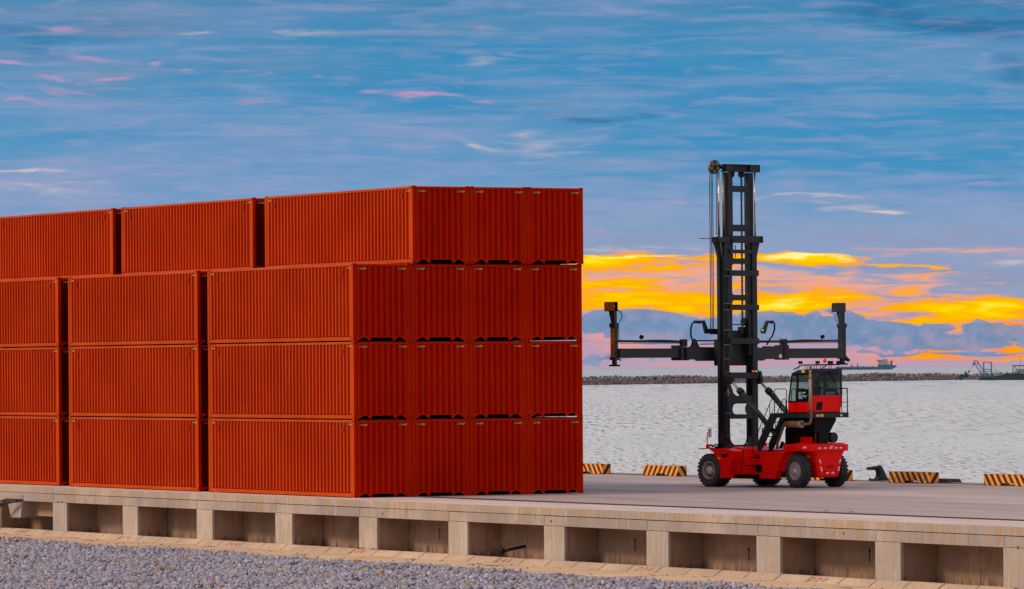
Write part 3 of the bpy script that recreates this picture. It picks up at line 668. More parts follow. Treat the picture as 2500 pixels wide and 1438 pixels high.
# end-on columns from the near corner to the one beside the handler
cn=['near corner column that shows two faces','second column of end walls counted from the near corner','third column of end walls, between its two neighbours','rightmost column of end walls, beside open sea']
for ix in range(4):
    for ly in range(4):
        if ix==0 and ly==3: continue
        nm={0:'bottom red container',1:'second red container up',2:('highest red container' if ix==0 else 'third red container up'),3:'topmost red container'}[ly]
        if ix==1 and ly==3: lab='topmost red container at the near corner, its long side facing left'
        else: lab='%s in the %s'%(nm,cn[ix])
        put(ix,-.143 if ly==3 else 0,ly,lab)
deep0=[]
for ly in range(3):
    nm={0:'bottom',1:'middle',2:'upper'}[ly]
    deep0.append(put(0,13.087,ly,'%s red container of the front stack between the two dark gaps'%nm))
    deep0.append(put(0,26.28,ly,'%s red container of the front stack cut by the left picture edge'%nm))
deep=[]
deep.append(put(1,13.117,3,'middle of the three raised red containers seen long side on'))
deep.append(put(1,26.16,3,'leftmost raised red container reaching the left picture edge'))
for r_ in deep+deep0:          # shade of the narrow gaps is painted on as near-black red
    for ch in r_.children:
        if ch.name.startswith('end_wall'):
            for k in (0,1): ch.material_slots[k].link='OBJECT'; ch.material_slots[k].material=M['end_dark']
for ly in range(3):
    put(1,13.10,ly,'red container hidden behind the front stack, %s of its pile, under the middle raised one'%['lowest','second','third'][ly])
    put(1,26.2,ly,'red container hidden behind the front stack, %s of its pile, under the leftmost raised one'%['lowest','second','third'][ly])

# ------------------------------------------------------------------ striped wheel stops, bollard
def stop(mat,lab,y0,loops=True):
    t=thing('wheel_stop',lab,'wheel stop',(27.4,y0,0),0,'striped concrete wheel stops along the quay edge')
    Ls=2.95
    g=G(); g.prism([(0,0.003),(.92,0.003),(.92,.10),(1.83,.10),(1.83,.003),(Ls,.003),(Ls,.455),(0,.455)],'x',0,.46)
    g.build('block',mat,t,bevel=.02)
    if loops:
        for y in (.75,2.2):
            g=G(); g.tube([(.23,y-.06,.44),(.23,y-.05,.53),(.23,y,.56),(.23,y+.05,.53),(.23,y+.06,.44)],.010,6); g.build('lifting_loop',M['mast2'],t)
    return t
stop(M['stripeB'],'striped wheel stop half hidden by the containers, left of all others',28.2)
stop(M['stripeA'],'striped wheel stop standing free between the containers and the handler',21.74)
stop(M['stripeA'],'striped wheel stop seen only as a sliver beneath the handler body',14.9)
stop(M['stripeB'],'striped wheel stop showing its end behind the handler rear tyre',8.7)
stop(M['stripeC'],'badly worn striped wheel stop right of the bollard',2.45,False)
stop(M['stripeB'],'striped wheel stop cut by the right picture edge',-4.25,False)
t=thing('bollard','dark cast iron mooring bollard with a sideways horn on the quay edge','bollard',(29.05,8.5,0))
g=G(); g.prism([(-.36,-.30),(-.28,-.40),(.34,-.40),(.42,-.30),(.42,.30),(.34,.40),(-.28,.40),(-.36,.30)],'z',.006,.075); g.build('base_plate',M['bollard'],t,bevel=.012)
g=G(); R=[]
for z,rx,ry,cx_ in ((.075,.30,.32,.06),(.12,.25,.27,.055),(.20,.20,.22,.05),(.32,.165,.19,.02),(.42,.155,.18,-.02),(.50,.15,.175,-.05),(.57,.13,.15,-.04),(.62,.085,.10,-.02),(.64,.02,.03,-.02)):
    R.append([(cx_+rx*cos(a*pi/10),ry*sin(a*pi/10),z) for a in range(20)])
g.loft(R,smooth=True); g.build('post',M['bollard'],t)
g=G(); R=[]
for x,ry,rz,zc in ((-.0,.15,.10,.53),(-.2,.15,.085,.525),(-.45,.15,.07,.515),(-.58,.13,.06,.51),(-.62,.08,.04,.51)):
    R.append([(x,ry*cos(a*pi/8),zc+rz*sin(a*pi/8)) for a in range(16)])
g.loft(R,smooth=True); g.build('horn',M['bollard'],t)
g=G(); g.prism([(.08,.62),(.14,.52),(.40,.075),(.10,.075)],'y',-.035,.035); g.build('rib',M['bollard'],t)
for y in (-.32,.32):
    for x in (-.26,.32):
        g=G(); g.cyl((x,y,.075),(x,y,.11),.035,n=8,smooth=False); g.build('bolt',M['bollard'],t)
g=G(); g.prism([(.35,.007),(1.75,.007),(1.75,.15),(.55,.15)],'x',-.35,.35)
o=g.build('fender_pad',M['bollard'],None,loc=(29.1,2.75,0),bevel=.01); tag(o,'low black rubber fender pad on the quay edge behind the worn wheel stop','fender')
for i,(x,y) in enumerate(((3.4,-26.4),(3.3,-28.0))):
    g=G(); g.prism([(0,0),(.12,-.05),(.20,.0),(.15,.05),(.05,.04)],'z',.004,.03); o=g.build('litter_scrap',M['red_lens'],None,loc=(x,y,0)); tag(o,['smaller scrap of red litter on the pale deck','larger red scrap of litter on the pale deck'][i],'litter')
# ------------------------------------------------------------------ container handler
# local frame: X forward, Y left, Z up; origin on the ground under the front axle
HR=thing('container_handler','red empty-container lift truck with tall dark mast and wide spreader','container handler',(20.11,5.005,0),radians(101.33))
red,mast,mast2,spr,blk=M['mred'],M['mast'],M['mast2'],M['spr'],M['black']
def wheel(c,out,steer=0,front=True,w=.34):
    """c: centre of the outer face, out: +1 when the outer face looks to +Y"""
    g=G(); R=.655
    e=bpy.data.objects.new('wheel',None); COL.objects.link(e); e.parent=HR; e.location=c; e.rotation_euler=(0,0,steer); e.empty_display_size=.2
    o=out
    prof=[(.36,-.02),(.40,.0),(.50,.010),(.58,.0),(.615,-.03),(.635,-.06),(.642,-w/2),(.635,-w+.06),(.60,-w+.01),(.5,-w),(.37,-w+.02)]
    g.lathe([(r,t*o) for r,t in prof],(0,0,0),'y',48,0)
    for k,f in enumerate(g.f):
        if k//48 in (0,1,2): g.m[k]=1
    nb=26
    for k in range(nb):
        a=2*pi*k/nb
        for y0,y1,da in ((-.012,-w*.52,0),(-w*.45,-w+.012,pi/nb)):
            A=a+da; R3=Matrix.Rotation(-A,3,'Y')
            g.obox(R3@Vector((.643,0,0))+Vector((0,o*(y0+y1)/2,0)),(.034,abs(y1-y0),.085),R3@Matrix.Rotation(.25*o*(1 if da else -1),3,'X'),0)
    g.build('tyre',[M['tyre'],M['tyre_side']],e)
    g=G()
    if front:
        g.lathe([(.365,-.02*o),(.352,.004*o),(.330,.0),(.315,-.05*o),(.285,-.10*o),(.275,-.26*o),(.02,-.27*o)],(0,0,0),'y',40)
        g.build('rim',M['rim'],e)
        g=G(); g.lathe([(.165,-.26*o),(.160,-.03*o),(.145,-.012*o),(.001,-.010*o)],(0,0,0),'y',28)
        for k in range(10):
            a=2*pi*k/10; g.cyl((.215*cos(a),-.265*o,.215*sin(a)),(.215*cos(a),-.235*o,.215*sin(a)),.016,n=6,smooth=False)
        g.build('hub',M['hub'],e)
    else:
        g.lathe([(.37,-.02*o),(.355,.004*o),(.335,.0),(.325,-.04*o),(.27,-.07*o),(.20,-.035*o),(.17,-.03*o),(.001,-.03*o)],(0,0,0),'y',40)
        g.build('rim',M['rim'],e)
        g=G(); g.lathe([(.10,-.03*o),(.095,.03*o),(.06,.045*o),(.001,.046*o)],(0,0,0),'y',20)
        for k in range(12):
            a=2*pi*k/12; g.cyl((.225*cos(a),-.06*o,.225*sin(a)),(.225*cos(a),.012*o,.225*sin(a)),.020,n=6,smooth=False)
            g.cyl((.30*cos(a+.2),-.05*o,.30*sin(a+.2)),(.30*cos(a+.2),-.005*o,.30*sin(a+.2)),.013,n=6,smooth=False)
        g.build('hub',M['hub'],e)
    return e
RT=.655
for s in (1,-1):
    wheel((0.06,s*1.78,RT),s); wheel((0.06,s*1.40,RT),s)
    wheel((-4.24,s*1.20,RT),s,radians(-7),False,.36)
def part(name,g,m,bevel=0,**k): return g.build(name,m,HR,bevel,**k)

# chassis
g=G(); g.prism([(.45,.62),(.45,1.40),(-3.9,1.40),(-3.9,.62)],'y',-1.0,1.0); part('chassis',g,red,.02)
g=G(); g.prism([(.5,.45),(.5,.9),(-.4,.9),(-.4,.45)],'y',-1.05,1.05); g.cyl((.06,-1.4,RT),(.06,1.4,RT),.20,n=16); part('front_axle',g,blk)
g=G(); g.cyl((-4.24,-1.05,RT),(-4.24,1.05,RT),.14,n=14); g.box(-4.5,-4.0,-.75,.75,.42,.92); g.box(-4.75,-3.9,-.35,.35,.5,1.35); part('steer_axle',g,blk,.02)
g=G(); g.box(-3.9,-.5,-.8,.8,.42,.64); part('belly_plate',g,blk)
# front mudguards + side bodies
FP=[(.37,1.50),(.05,1.50),(-.18,1.38),(-.36,1.15),(-.46,.95),(-.52,.70),(-.57,.36),(-1.02,.36),(-1.00,.50),(-1.20,.92),(-1.36,1.19),(-1.36,1.43),(-.60,1.53)]
for s in (1,-1):
    g=G(); g.prism(FP,'y',s*.98,s*1.74); part('mudguard',g,red,.02)
    g=G(); g.prism([(.40,1.505),(.62,1.49),(.62,1.512),(.40,1.53)],'y',s*1.0,s*1.80); part('mud_flap',g,blk)
    g=G(); g.prism([(-2.36,1.415),(-3.86,1.415),(-3.72,1.30),(-3.60,1.16),(-3.46,.93),(-3.33,.62),(-3.20,.35),(-2.34,.35)],'y',s*.95,s*1.30); part('side_panel',g,red,.02)
    g=G(); g.prism([(-1.0,.47),(-1.0,1.42),(-2.37,1.42),(-2.37,.47)],'y',s*.98,s*1.06); part('side_tank',g,red,.012)
    g=G(); g.prism([(-1.0,.50),(-1.0,1.155),(-2.37,1.155),(-2.37,.50)],'y',s*1.05,s*1.26); part('step_box',g,red,.015)
    g=G(); g.box(-1.32,-1.26,s*1.262 if s>0 else s*1.28,s*1.28 if s>0 else s*1.262,.58,1.05); part('panel_seam',g,M['box_end'])
    g=G(); g.prism([(-.60,.335),(-2.33,.335),(-2.33,.485),(-.70,.485)],'y',s*.9,s*1.40); part('running_board',g,blk,.01)
    g=G(); g.box(-2.52,-1.95,min(s*1.26,s*1.62),max(s*1.26,s*1.62),.845,.885); g.box(-2.50,-2.22,min(s*1.27,s*1.34),max(s*1.27,s*1.34),.60,.845); part('foot_step',g,blk,.006)
    g=G(); g.box(-2.37,-1.85,min(s*1.06,s*1.34),max(s*1.06,s*1.34),1.17,1.20); part('foot_step',g,blk,.004)
    g=G(); yy=s*1.66
    g.tube([(-2.36,s*1.3,1.21),(-2.37,yy,1.30),(-2.37,yy,1.93),(-2.33,yy,2.01),(-2.25,yy,2.04),(-2.14,yy,2.03),(-2.06,yy,1.95),(-1.95,yy,1.72),(-1.80,yy,1.38),(-1.78,yy,.92),(-1.82,yy,.84),(-1.93,s*1.60,.855)],.018,8); part('grab_rail',g,blk)
    g=G(); g.prism([(-.62,1.30),(-1.03,1.305),(-.95,1.19),(-.72,1.19)],'y',s*1.735,s*1.748); part('air_slot',g,M['hole'])
    g=G(); g.box(-.58,-.44,min(s*1.738,s*1.748),max(s*1.738,s*1.748),1.10,1.19); part('warning_label',g,M['label_yellow'])
g=G(); g.prism([(-.3,1.42),(-2.3,1.42),(-2.3,1.45),(-1.3,1.50),(-.5,1.58)],'y',-.95,.95); part('deck_plate',g,red,.01)
g=G(); g.box(-3.1,-2.4,-1.0,1.25,1.418,1.46); part('walkway',g,blk)

# counterweight: band on top, tapering tail below
def ringxy(z,pts): return [(x,y,z) for x,y in pts]
top=[(-3.60,1.20),(-4.72,1.20),(-4.98,1.02),(-5.05,.84),(-5.05,-.84),(-4.98,-1.02),(-4.72,-1.20),(-3.60,-1.20)]
g=G(); g.loft([ringxy(1.425,[(x+.0,y*.985) for x,y in top]),ringxy(1.46,top),ringxy(1.66,top),ringxy(1.695,[(x+(.03 if x<-4.7 else 0),y*.98) for x,y in top])]); part('counterweight',g,red,.012)
def tail(z,hw,xr,xf): return [(xf,hw,z),(xr+.10,hw,z),(xr,hw-.10,z),(xr,-hw+.10,z),(xr+.10,-hw,z),(xf,-hw,z)]
g=G(); g.loft([tail(.40,.50,-4.93,-4.62),tail(.47,.57,-4.98,-4.62),tail(.9,.665,-5.0,-4.62),tail(1.25,.76,-5.0,-4.60),tail(1.425,.86,-5.02,-4.50)]); part('tail_ballast',g,red,.02)
g=G(); g.box(-4.62,-4.5,-.62,.62,.5,1.42); part('tail_shadow_plate',g,blk)
g=G(); g.prism([(-3.75,1.69),(-4.25,1.78),(-4.9,1.70),(-4.9,1.69)],'y',-.05,.85); part('bonnet',g,red,.01)
g=G(); g.prism([(-4.2,1.69),(-4.35,1.745),(-4.95,1.745),(-5.0,1.69)],'y',-.80,-.12); part('bonnet',g,red,.01)
for y in (.62,.32,.02,-.27,-.54):
    g=G(); g.box(-5.058,-5.048,y-.075,y+.075,1.525,1.575); part('reflector',g,M['white'])
for (y,z,ry,dz) in ((.56,1.04,.028,.085),(-.54,1.04,.028,.085),(.49,.73,.028,.085),(-.47,.73,.028,.085)):
    g=G(); sx=.10 if y>0 else -.10
    g.prism([(y-ry+sx*.35,z+dz),(y+ry+sx*.35,z+dz),(y+ry-sx*.35,z-dz),(y-ry-sx*.35,z-dz)],'x',-5.012,-4.98); part('reflector',g,M['white'])
for y in (.15,-.15):
    g=G(); g.box(-5.0,-4.955,y-.07,y+.07,.545,.60); part('reflector',g,M['white'])
for y in (.085,-.085):
    g=G(); g.box(-5.008,-4.97,y-.065,y+.065,.76,.88); part('air_slot',g,M['box_end'])
for y,z in ((.60,1.13),(-.58,1.13),(.34,.63),(-.34,.63)):
    g=G(); g.disc((-5.012,y,z),(-1,0,0),.028,10); part('bolt_hole',g,M['hole'])
g=G(); g.box(-5.062,-5.05,-.11,.05,1.575,1.64); part('warning_label',g,M['label_yellow'])
for s in (1,-1):
    g=G(); g.box(-4.64,-4.36,min(s*1.19,s*1.225),max(s*1.19,s*1.225),1.51,1.61); a=part('tail_light',g,M['red_lens'],.01)
    g=G(); g.box(-4.82,-4.67,min(s*1.10,s*1.20),max(s*1.10,s*1.20),1.55,1.62); part('tail_light',g,M['white_lens'],.01)
for x,y,z in ((-4.55,.75,1.22),(-4.0,.62,.86)):
    g=G(); g.box(x-.07,x+.07,y,y+.012,z-.05,z+.05); part('warning_label',g,M['label_yellow'])
g=G(); g.box(-4.7,-4.2,-.7,.7,.98,1.41); part('rear_frame',g,red)

# engine bay / cab pedestals
g=G(); g.box(-4.35,-3.55,-.45,.42,1.69,1.98); part('engine_cover',g,red,.02)
g=G(); g.box(-4.40,-4.0,-.25,.12,1.75,1.93); g.cyl((-4.4,-.2,2.2),(-3.9,-.3,2.45),.12,n=14); g.tube([(-4.2,.1,1.9),(-4.3,.0,2.2),(-4.1,-.2,2.5)],.05,8); part('engine_parts',g,blk)
g=G(); g.prism([(-3.12,1.43),(-3.12,2.22),(-3.18,2.40),(-3.26,2.55),(-3.2,2.74),(-3.95,2.74),(-3.80,2.45),(-3.74,1.69),(-3.74,1.43)],'y',.30,.62); part('cab_pedestal',g,blk,.01)
g=G(); g.prism([(-3.12,1.43),(-3.12,2.74),(-3.74,2.74),(-3.74,1.43)],'y',-.62,-.30); part('cab_pedestal',g,blk,.01)
g=G(); g.prism([(.58,2.74),(-.60,2.74),(-.64,2.68),(-.60,2.58),(-.44,2.38),(-.28,2.16),(-.20,1.95),(-.17,1.69),(.28,1.69),(.34,2.15),(.58,2.2)],'x',-4.72,-4.35); part('cab_pedestal',g,blk,.01)
g=G(); g.prism([(-3.0,1.42),(-3.6,1.42),(-3.7,1.75),(-3.3,1.98),(-2.95,1.96)],'y',-.95,.2); part('hydraulic_tank',g,red,.02)
g=G(); g.tube([(-3.2,.5,1.45),(-3.15,.55,1.7),(-3.3,.6,1.85),(-3.1,.7,1.6)],.055,8); g.cyl((-3.0,.75,1.55),(-3.12,.75,1.78),.07,n=10); part('hose_fittings',g,blk)
g=G(); g.cyl((-4.35,-.62,1.95),(-4.62,-.62,1.95),.20,n=24); part('air_filter',g,M['frame'],.01)
g=G(); g.box(-4.30,-4.24,-.40,-.36,1.69,2.05); g.box(-4.30,-4.24,-.10,-.06,1.69,2.1); part('bracket',g,red)
# exhaust
g=G(); g.cyl((-3.62,1.0,2.50),(-4.40,1.0,2.50),.148,n=24); part('muffler',g,M['exhaust'])
g=G(); g.cyl((-4.40,1.0,2.50),(-4.47,1.0,2.50),.150,n=24); part('muffler_end',g,M['muffend'],.008)
g=G(); g.tube([(-4.47,1.0,2.50),(-4.78,1.0,2.50),(-4.90,1.0,2.53),(-4.95,1.0,2.62),(-4.95,1.0,2.95)],.062,14); g.cyl((-4.95,1.0,2.95),(-4.95,1.0,4.62),.052,n=14); g.tube([(-4.95,1.0,4.62),(-4.95,1.0,4.72),(-4.99,1.0,4.80)],.045,12); g.cyl((-4.95,1.0,4.28),(-4.95,1.0,4.32),.062,n=14); part('exhaust_pipe',g,M['exhaust'])
g=G(); g.cyl((-4.95,1.0,3.02),(-4.95,1.0,4.25),.066,n=14); part('heat_shield',g,M['heat'])
g=G(); g.tube([(-3.62,1.0,2.50),(-3.48,.98,2.50),(-3.36,.95,2.38),(-2.92,.85,1.72),(-2.88,.82,1.52)],.058,12); part('exhaust_pipe',g,M['exhaust'])
g=G(); g.tube([(-4.55,.35,1.75),(-4.58,.35,2.45)],.018,6); part('oil_dipstick',g,M['exhaust'])

# platform, ladder, railings
g=G(); g.box(-4.97,-3.16,-1.03,1.22,2.74,2.755); 
g.box(-4.99,-4.93,-1.05,1.24,2.735,2.925); g.box(-4.93,-3.12,1.18,1.24,2.735,2.925); g.box(-4.93,-3.12,-1.05,-.99,2.735,2.925); g.box(-3.18,-3.12,-.99,1.18,2.735,2.925); part('platform',g,M['frame'],.006)
g=G(); g.box(-5.0,-4.99,.34,.56,2.77,2.88); part('warning_label',g,M['label_yellow'])
for y in (.70,-.60):
    g=G(); g.cyl((-4.99,y,2.82),(-5.05,y,2.82),.045,n=12); part('work_light',g,M['white_lens'])
for y in (1.28,.66):
    g=G(); g.prism([(-2.25,1.43),(-2.40,1.43),(-2.56,1.60),(-3.33,2.735),(-3.12,2.925),(-3.02,2.92),(-2.25,1.72)],'y',y-.03,y+.03); part('ladder_rail',g,M['frame'],.005)
for x,z in ((-2.52,1.70),(-2.72,2.00),(-2.92,2.29),(-3.10,2.56)):
    g=G(); g.box(x-.13,x+.10,.69,1.25,z-.012,z+.018); part('ladder_step',g,blk)
def rail(pts,r=.017,m=None): 
    g=G(); g.tube(pts,r,8); part('guard_rail',g,m or blk)
# stair handrails (two parallel sloping bars with posts)
for y in (1.28,.66):
    rail([(-2.20,y,2.02),(-2.35,y,2.30),(-3.05,y,3.45),(-3.15,y,3.50),(-3.22,y,3.42),(-3.22,y,2.92)])
    rail([(-2.42,y,1.85),(-3.16,y,3.08)],.012)
    rail([(-2.62,y,2.05),(-2.62,y,2.78)],.013); rail([(-2.95,y,2.45),(-2.95,y,3.30)],.013)
rail([(-3.16,1.22,2.92),(-3.16,1.22,3.82),(-3.20,1.22,3.87),(-3.80,1.22,3.87),(-3.84,1.22,3.82),(-3.84,1.22,2.92)])
rail([(-3.18,1.22,3.36),(-3.84,1.22,3.36)],.013)
rail([(-4.85,1.22,3.87),(-4.20,1.22,3.87),(-4.12,1.22,3.82),(-4.10,1.22,3.42),(-4.16,1.22,3.36),(-4.85,1.22,3.36)]); rail([(-4.36,1.22,2.92),(-4.36,1.22,3.87)],.013)
rail([(-4.95,-1.02,2.92),(-4.95,-1.02,3.88),(-4.90,-1.02,3.88)],.022); rail([(-4.95,-1.0,3.87),(-4.95,-.78,3.87),(-4.95,-.72,3.82),(-4.95,-.70,2.92)]); rail([(-4.95,-1.02,3.33),(-4.95,-.70,3.33)],.013)
rail([(-4.95,-1.02,3.88),(-3.3,-1.02,3.88),(-3.25,-1.02,3.8),(-3.25,-1.02,2.92)])
rail([(-4.95,-.98,3.84),(-4.95,-.96,3.68),(-4.95,-.86,3.62),(-4.95,-.76,3.68),(-4.95,-.74,3.76)],.006)

# cab
cab=[(-3.43,2.95),(-3.44,3.34),(-3.65,4.42),(-4.00,4.54),(-4.84,4.54),(-4.84,2.95)]
for s in (1,-1):
    y0,y1=sorted((s*.72,s*.75))
    g=G(); g.prism([(-3.43,2.95),(-3.44,3.345),(-4.50,3.345),(-4.66,3.60),(-4.80,3.60),(-4.84,2.95)],'y',y0,y1); part('cab_side_panel',g,red,.006)
    g=G()
    for a,b,w in (((-3.46,3.35),(-3.67,4.42),.045),((-3.67,4.42),(-4.80,4.46),.10),((-3.95,3.36),(-3.98,4.42),.09),((-4.66,3.5),(-4.66,4.42),.09),((-4.80,3.5),(-4.80,4.46),.10),((-3.98,3.80),(-4.66,3.80),.11),((-3.98,3.42),(-4.45,3.42),.11),((-4.45,3.42),(-4.68,3.72),.14),((-3.46,3.37),(-3.95,3.37),.06)):
        g.bar((a[0],s*.745,a[1]),(b[0],s*.745,b[1]),.04,w)
    part('cab_pillar',g,blk)
    g=G(); g.add([(-3.46,s*.73,3.36),(-3.95,s*.73,3.36),(-3.97,s*.73,4.43),(-3.66,s*.73,4.40)],[(0,1,2,3)]); part('window_pane',g,M['glass'],fixn=False)
    g=G(); g.add([(-3.97,s*.732,3.42),(-4.66,s*.732,3.42),(-4.66,s*.732,4.43),(-3.97,s*.732,4.43)],[(0,1,2,3)]); part('window_pane',g,M['glass'],fixn=False)
    g=G(); g.bar((-4.34,s*.755,3.86),(-4.34,s*.755,4.38),.02,.02); part('window_bar',g,blk)
g=G(); g.prism([(-3.62,4.44),(-3.72,4.50),(-4.02,4.60),(-4.86,4.66),(-4.86,4.53),(-4.0,4.47)],'y',-.78,.78); part('cab_roof',g,M['frame'],.012)
g=G(); g.prism([(-4.15,4.47),(-4.62,4.47),(-4.62,4.62),(-4.20,4.58)],'y',.775,.785); part('roof_side_plate',g,M['frame'])
g=G(); g.box(-4.42,-4.26,.786,.792,4.50,4.60); part('warning_label',g,M['label_yellow'])
g=G(); g.prism([(.745,2.955),(.78,3.60),(-.79,3.60),(-.775,3.35),(-.67,2.955)],'x',-4.90,-4.845); part('cab_rear_panel',g,red,.012)
g=G(); pp=[]
for cy,cz,a0 in ((.35,3.30,0),(.56,3.30,90),(.60,3.09,180),(.39,3.09,270)):
    for k in range(5): a=radians(180-(a0+22.5*k)) if False else radians(a0+22.5*k); pp.append((cy-.055*cos(a)*1.0,cz+.055*sin(a)))
g.prism(pp,'x',-4.912,-4.898); part('air_grille',g,blk)
g=G()
for a,b,w in (((.755,3.60),(.755,4.60),.06),((-.765,3.60),(-.765,4.60),.06),((.78,4.60),(-.79,4.60),.11),((.74,3.62),(-.75,3.62),.035)):
    g.bar((-4.87,a[0],a[1]),(-4.87,b[0],b[1]),w,.05,up=(1,0,0))
part('rear_window_frame',g,M['frame'],.006)
g=G(); g.add([(-4.875,.73,3.63),(-4.875,-.74,3.63),(-4.875,-.74,4.55),(-4.875,.73,4.55)],[(0,1,2,3)]); part('window_pane',g,M['glass_dark'],fixn=False)
g=G(); g.add([(-3.45,.72,3.36),(-3.45,-.72,3.36),(-3.65,-.72,4.42),(-3.65,.72,4.42)],[(0,1,2,3)]); part('windscreen',g,M['glass'],fixn=False)
g=G(); g.prism([(-3.44,2.955),(-3.46,3.36),(-3.50,3.36),(-3.50,2.955)],'y',-.73,.73); part('cab_front_panel',g,red)
g=G(); g.box(-4.84,-3.46,-.72,.72,2.93,2.965); part('cab_floor',g,blk)
g=G(); g.bar((-4.89,-.02,4.58),(-4.89,-.40,4.15),.02,.02,up=(1,0,0)); g.bar((-4.89,-.30,4.30),(-4.89,-.44,4.02),.03,.012,up=(1,0,0)); part('wiper',g,blk)
g=G(); g.tube([(-4.60,.55,4.10),(-4.60,-.5,4.10)],.01,6); g.box(-4.80,-4.77,-.13,.09,3.93,4.06,1); part('cab_notice',g,[blk,M['label_yellow']])
# seat, controls
g=G(); g.box(-4.45,-3.98,-.05,.42,3.22,3.36); g.box(-4.42,-4.05,0,.36,2.97,3.22); part('seat',g,M['fabric'],.03)
g=G(); g.prism([(-4.42,3.36),(-4.55,3.95),(-4.46,3.97),(-4.32,3.36)],'y',-.05,.42); g.prism([(-4.54,3.98),(-4.57,4.18),(-4.48,4.18),(-4.45,3.98)],'y',.07,.31); part('seat_backrest',g,M['fabric'],.03)
g=G(); g.cyl((-3.62,.18,3.0),(-3.75,.18,3.55),.035,n=10)
g.tube([(-3.80+.06*cos(a),.18+.19*sin(a),3.62+.16*cos(a)) for a in [2*pi*k/16 for k in range(17)]],.014,6); part('steering_wheel',g,blk)
g=G(); g.box(-3.75,-3.5,-.6,-.25,3.3,3.5); g.box(-3.70,-3.66,-.60,-.32,3.5,3.74); part('display_console',g,blk,.01)
# roof lamps, beacon, rail
g=G()
g.tube([(-3.72,.70,4.62),(-4.05,.72,4.74),(-4.20,.72,4.80),(-4.84,.72,4.80)],.024,8); g.tube([(-3.72,-.72,4.60),(-4.05,-.72,4.76),(-4.20,-.72,4.82),(-4.84,-.72,4.82)],.018,8)
for x in (-4.2,-4.5,-4.84): g.tube([(x,.72,4.80),(x,-.72,4.81)],.024,8)
for x in (-4.0,-4.35,-4.7):
    for y in (.72,.24,-.24,-.72): g.tube([(x,y,4.60),(x-.06,y,4.80)],.012,6)
part('roof_guard',g,blk)
for x,y in ((-4.25,.86),(-4.86,.52),(-4.86,-.22),(-4.86,-.62),(-4.3,-.7)):
    g=G(); g.box(x-.06,x+.04,y-.075,y+.075,4.84,4.955); o=part('roof_lamp',g,blk,.01)
    g=G(); g.disc((x+.043,y,4.897),(1,0,0),.045,12); g.build('lens',M['white_lens'],o,fixn=False)
g=G(); g.cyl((-4.80,.06,4.80),(-4.80,.06,4.90),.018,n=8); o=part('beacon',g,M['white_lens']); g=G(); g.cyl((-4.80,.06,4.90),(-4.80,.06,5.05),.066,.060,n=16); g.build('beacon_lens',M['red_lens'],o)

# front-left mirror and lamps
for s in (1,-1):
    g=G(); g.tube([(.30,s*1.60,1.50),(.30,s*1.60,2.05),(.28,s*1.60,2.16)],.020,8); g.box(.22,.36,min(s*1.52,s*1.62),max(s*1.52,s*1.62),1.50,1.68); part('mirror_post',g,red)
    g=G(); pts=[(.085*cos(a)*1.0,.19*sin(a)) for a in [2*pi*k/20 for k in range(20)]]
    pts=[(max(-.072,min(.072,x*1.25)),max(-.17,min(.17,z*1.2))) for x,z in pts]
    g.prism([(s*1.47+x,2.13+z) for x,z in pts],'x',.25,.30); o=part('mirror',g,blk,.008)
    g=G(); g.prism([(s*1.47+x*.85,2.13+z*.88) for x,z in pts],'x',.243,.249); g.build('mirror_glass',M['chrome'],o)
g=G()
for k,(y,z) in enumerate(((1.45,1.60),(1.30,1.58),(1.15,1.61),(1.0,1.57))):
    g.tube([(.25+.1*cos(a),y,z+.07*sin(a)) for a in [2*pi*q/10 for q in range(11)]],.016,6)
g.tube([(.25,1.58,1.62),(.2,1.2,1.66),(.2,.9,1.64)],.022,6); g.tube([(.30,1.5,1.66),(.25,1.2,1.56),(.2,.95,1.60)],.018,6); part('hose_bundle',g,blk)

# ---------------- mast
LB=(.62,.88); RB=(-.93,-.66)
def rrect_hole_plate(y0,y1,z0,z1,holes,x0,x1,m=0,nseg=5):
    """vertical plate in the Y-Z plane with rounded rectangular holes (one hole per call row)"""
    g=G()
    for (h0,h1,k0,k1,r) in holes:
        pass
    return g
g=G(); g.box(0,.42,LB[0]+.17,LB[1],1.55,9.75); g.box(0,.10,LB[0],LB[1],1.55,9.75); g.box(.32,.42,LB[0],LB[1],1.55,9.75)
part('outer_mast_rail',g,mast,.012)
g=G(); g.box(0,.42,RB[0],RB[0]+.14,1.55,9.75); g.box(0,.09,RB[0],RB[1],1.55,9.75); g.box(.32,.42,RB[0],RB[1],1.55,9.75)
part('outer_mast_rail',g,mast,.012)
def cross(name,x0,x1,z0,z1,m,y0=None,y1=None,gus=.10):
    """cross member with curved gussets at both ends"""
    y0=LB[0] if y0 is None else y0; y1=RB[1] if y1 is None else y1
    pts=[]
    n=5
    # upper edge
    for k in range(n+1):
        t=pi/2*k/n; pts.append((y0-gus+gus*sin(t)*0-gus*(0) + gus*(1-cos(pi/2-t))*0, 0)) if False else None
    up=[(y0,z1+gus)]+[(y0-gus*(1-cos(t)),z1+gus*(1-sin(t))) for t in [pi/2*k/n for k in range(1,n+1)]]
    up=[(y0-gus*(1-cos(t)),z1+gus*(1-sin(t))) for t in [pi/2*k/n for k in range(n+1)]]
    ur=[(-0+y1+gus*(1-cos(t)),z1+gus*(1-sin(t))) for t in [pi/2*k/n for k in range(n,-1,-1)]]
    lr=[(y1+gus*(1-cos(t)),z0-gus*(1-sin(t))) for t in [pi/2*k/n for k in range(n+1)]]
    ll=[(y0-gus*(1-cos(t)),z0-gus*(1-sin(t))) for t in [pi/2*k/n for k in range(n,-1,-1)]]
    g=G(); g.prism(up+ur+lr+ll,'x',x0,x1); part(name,g,m)
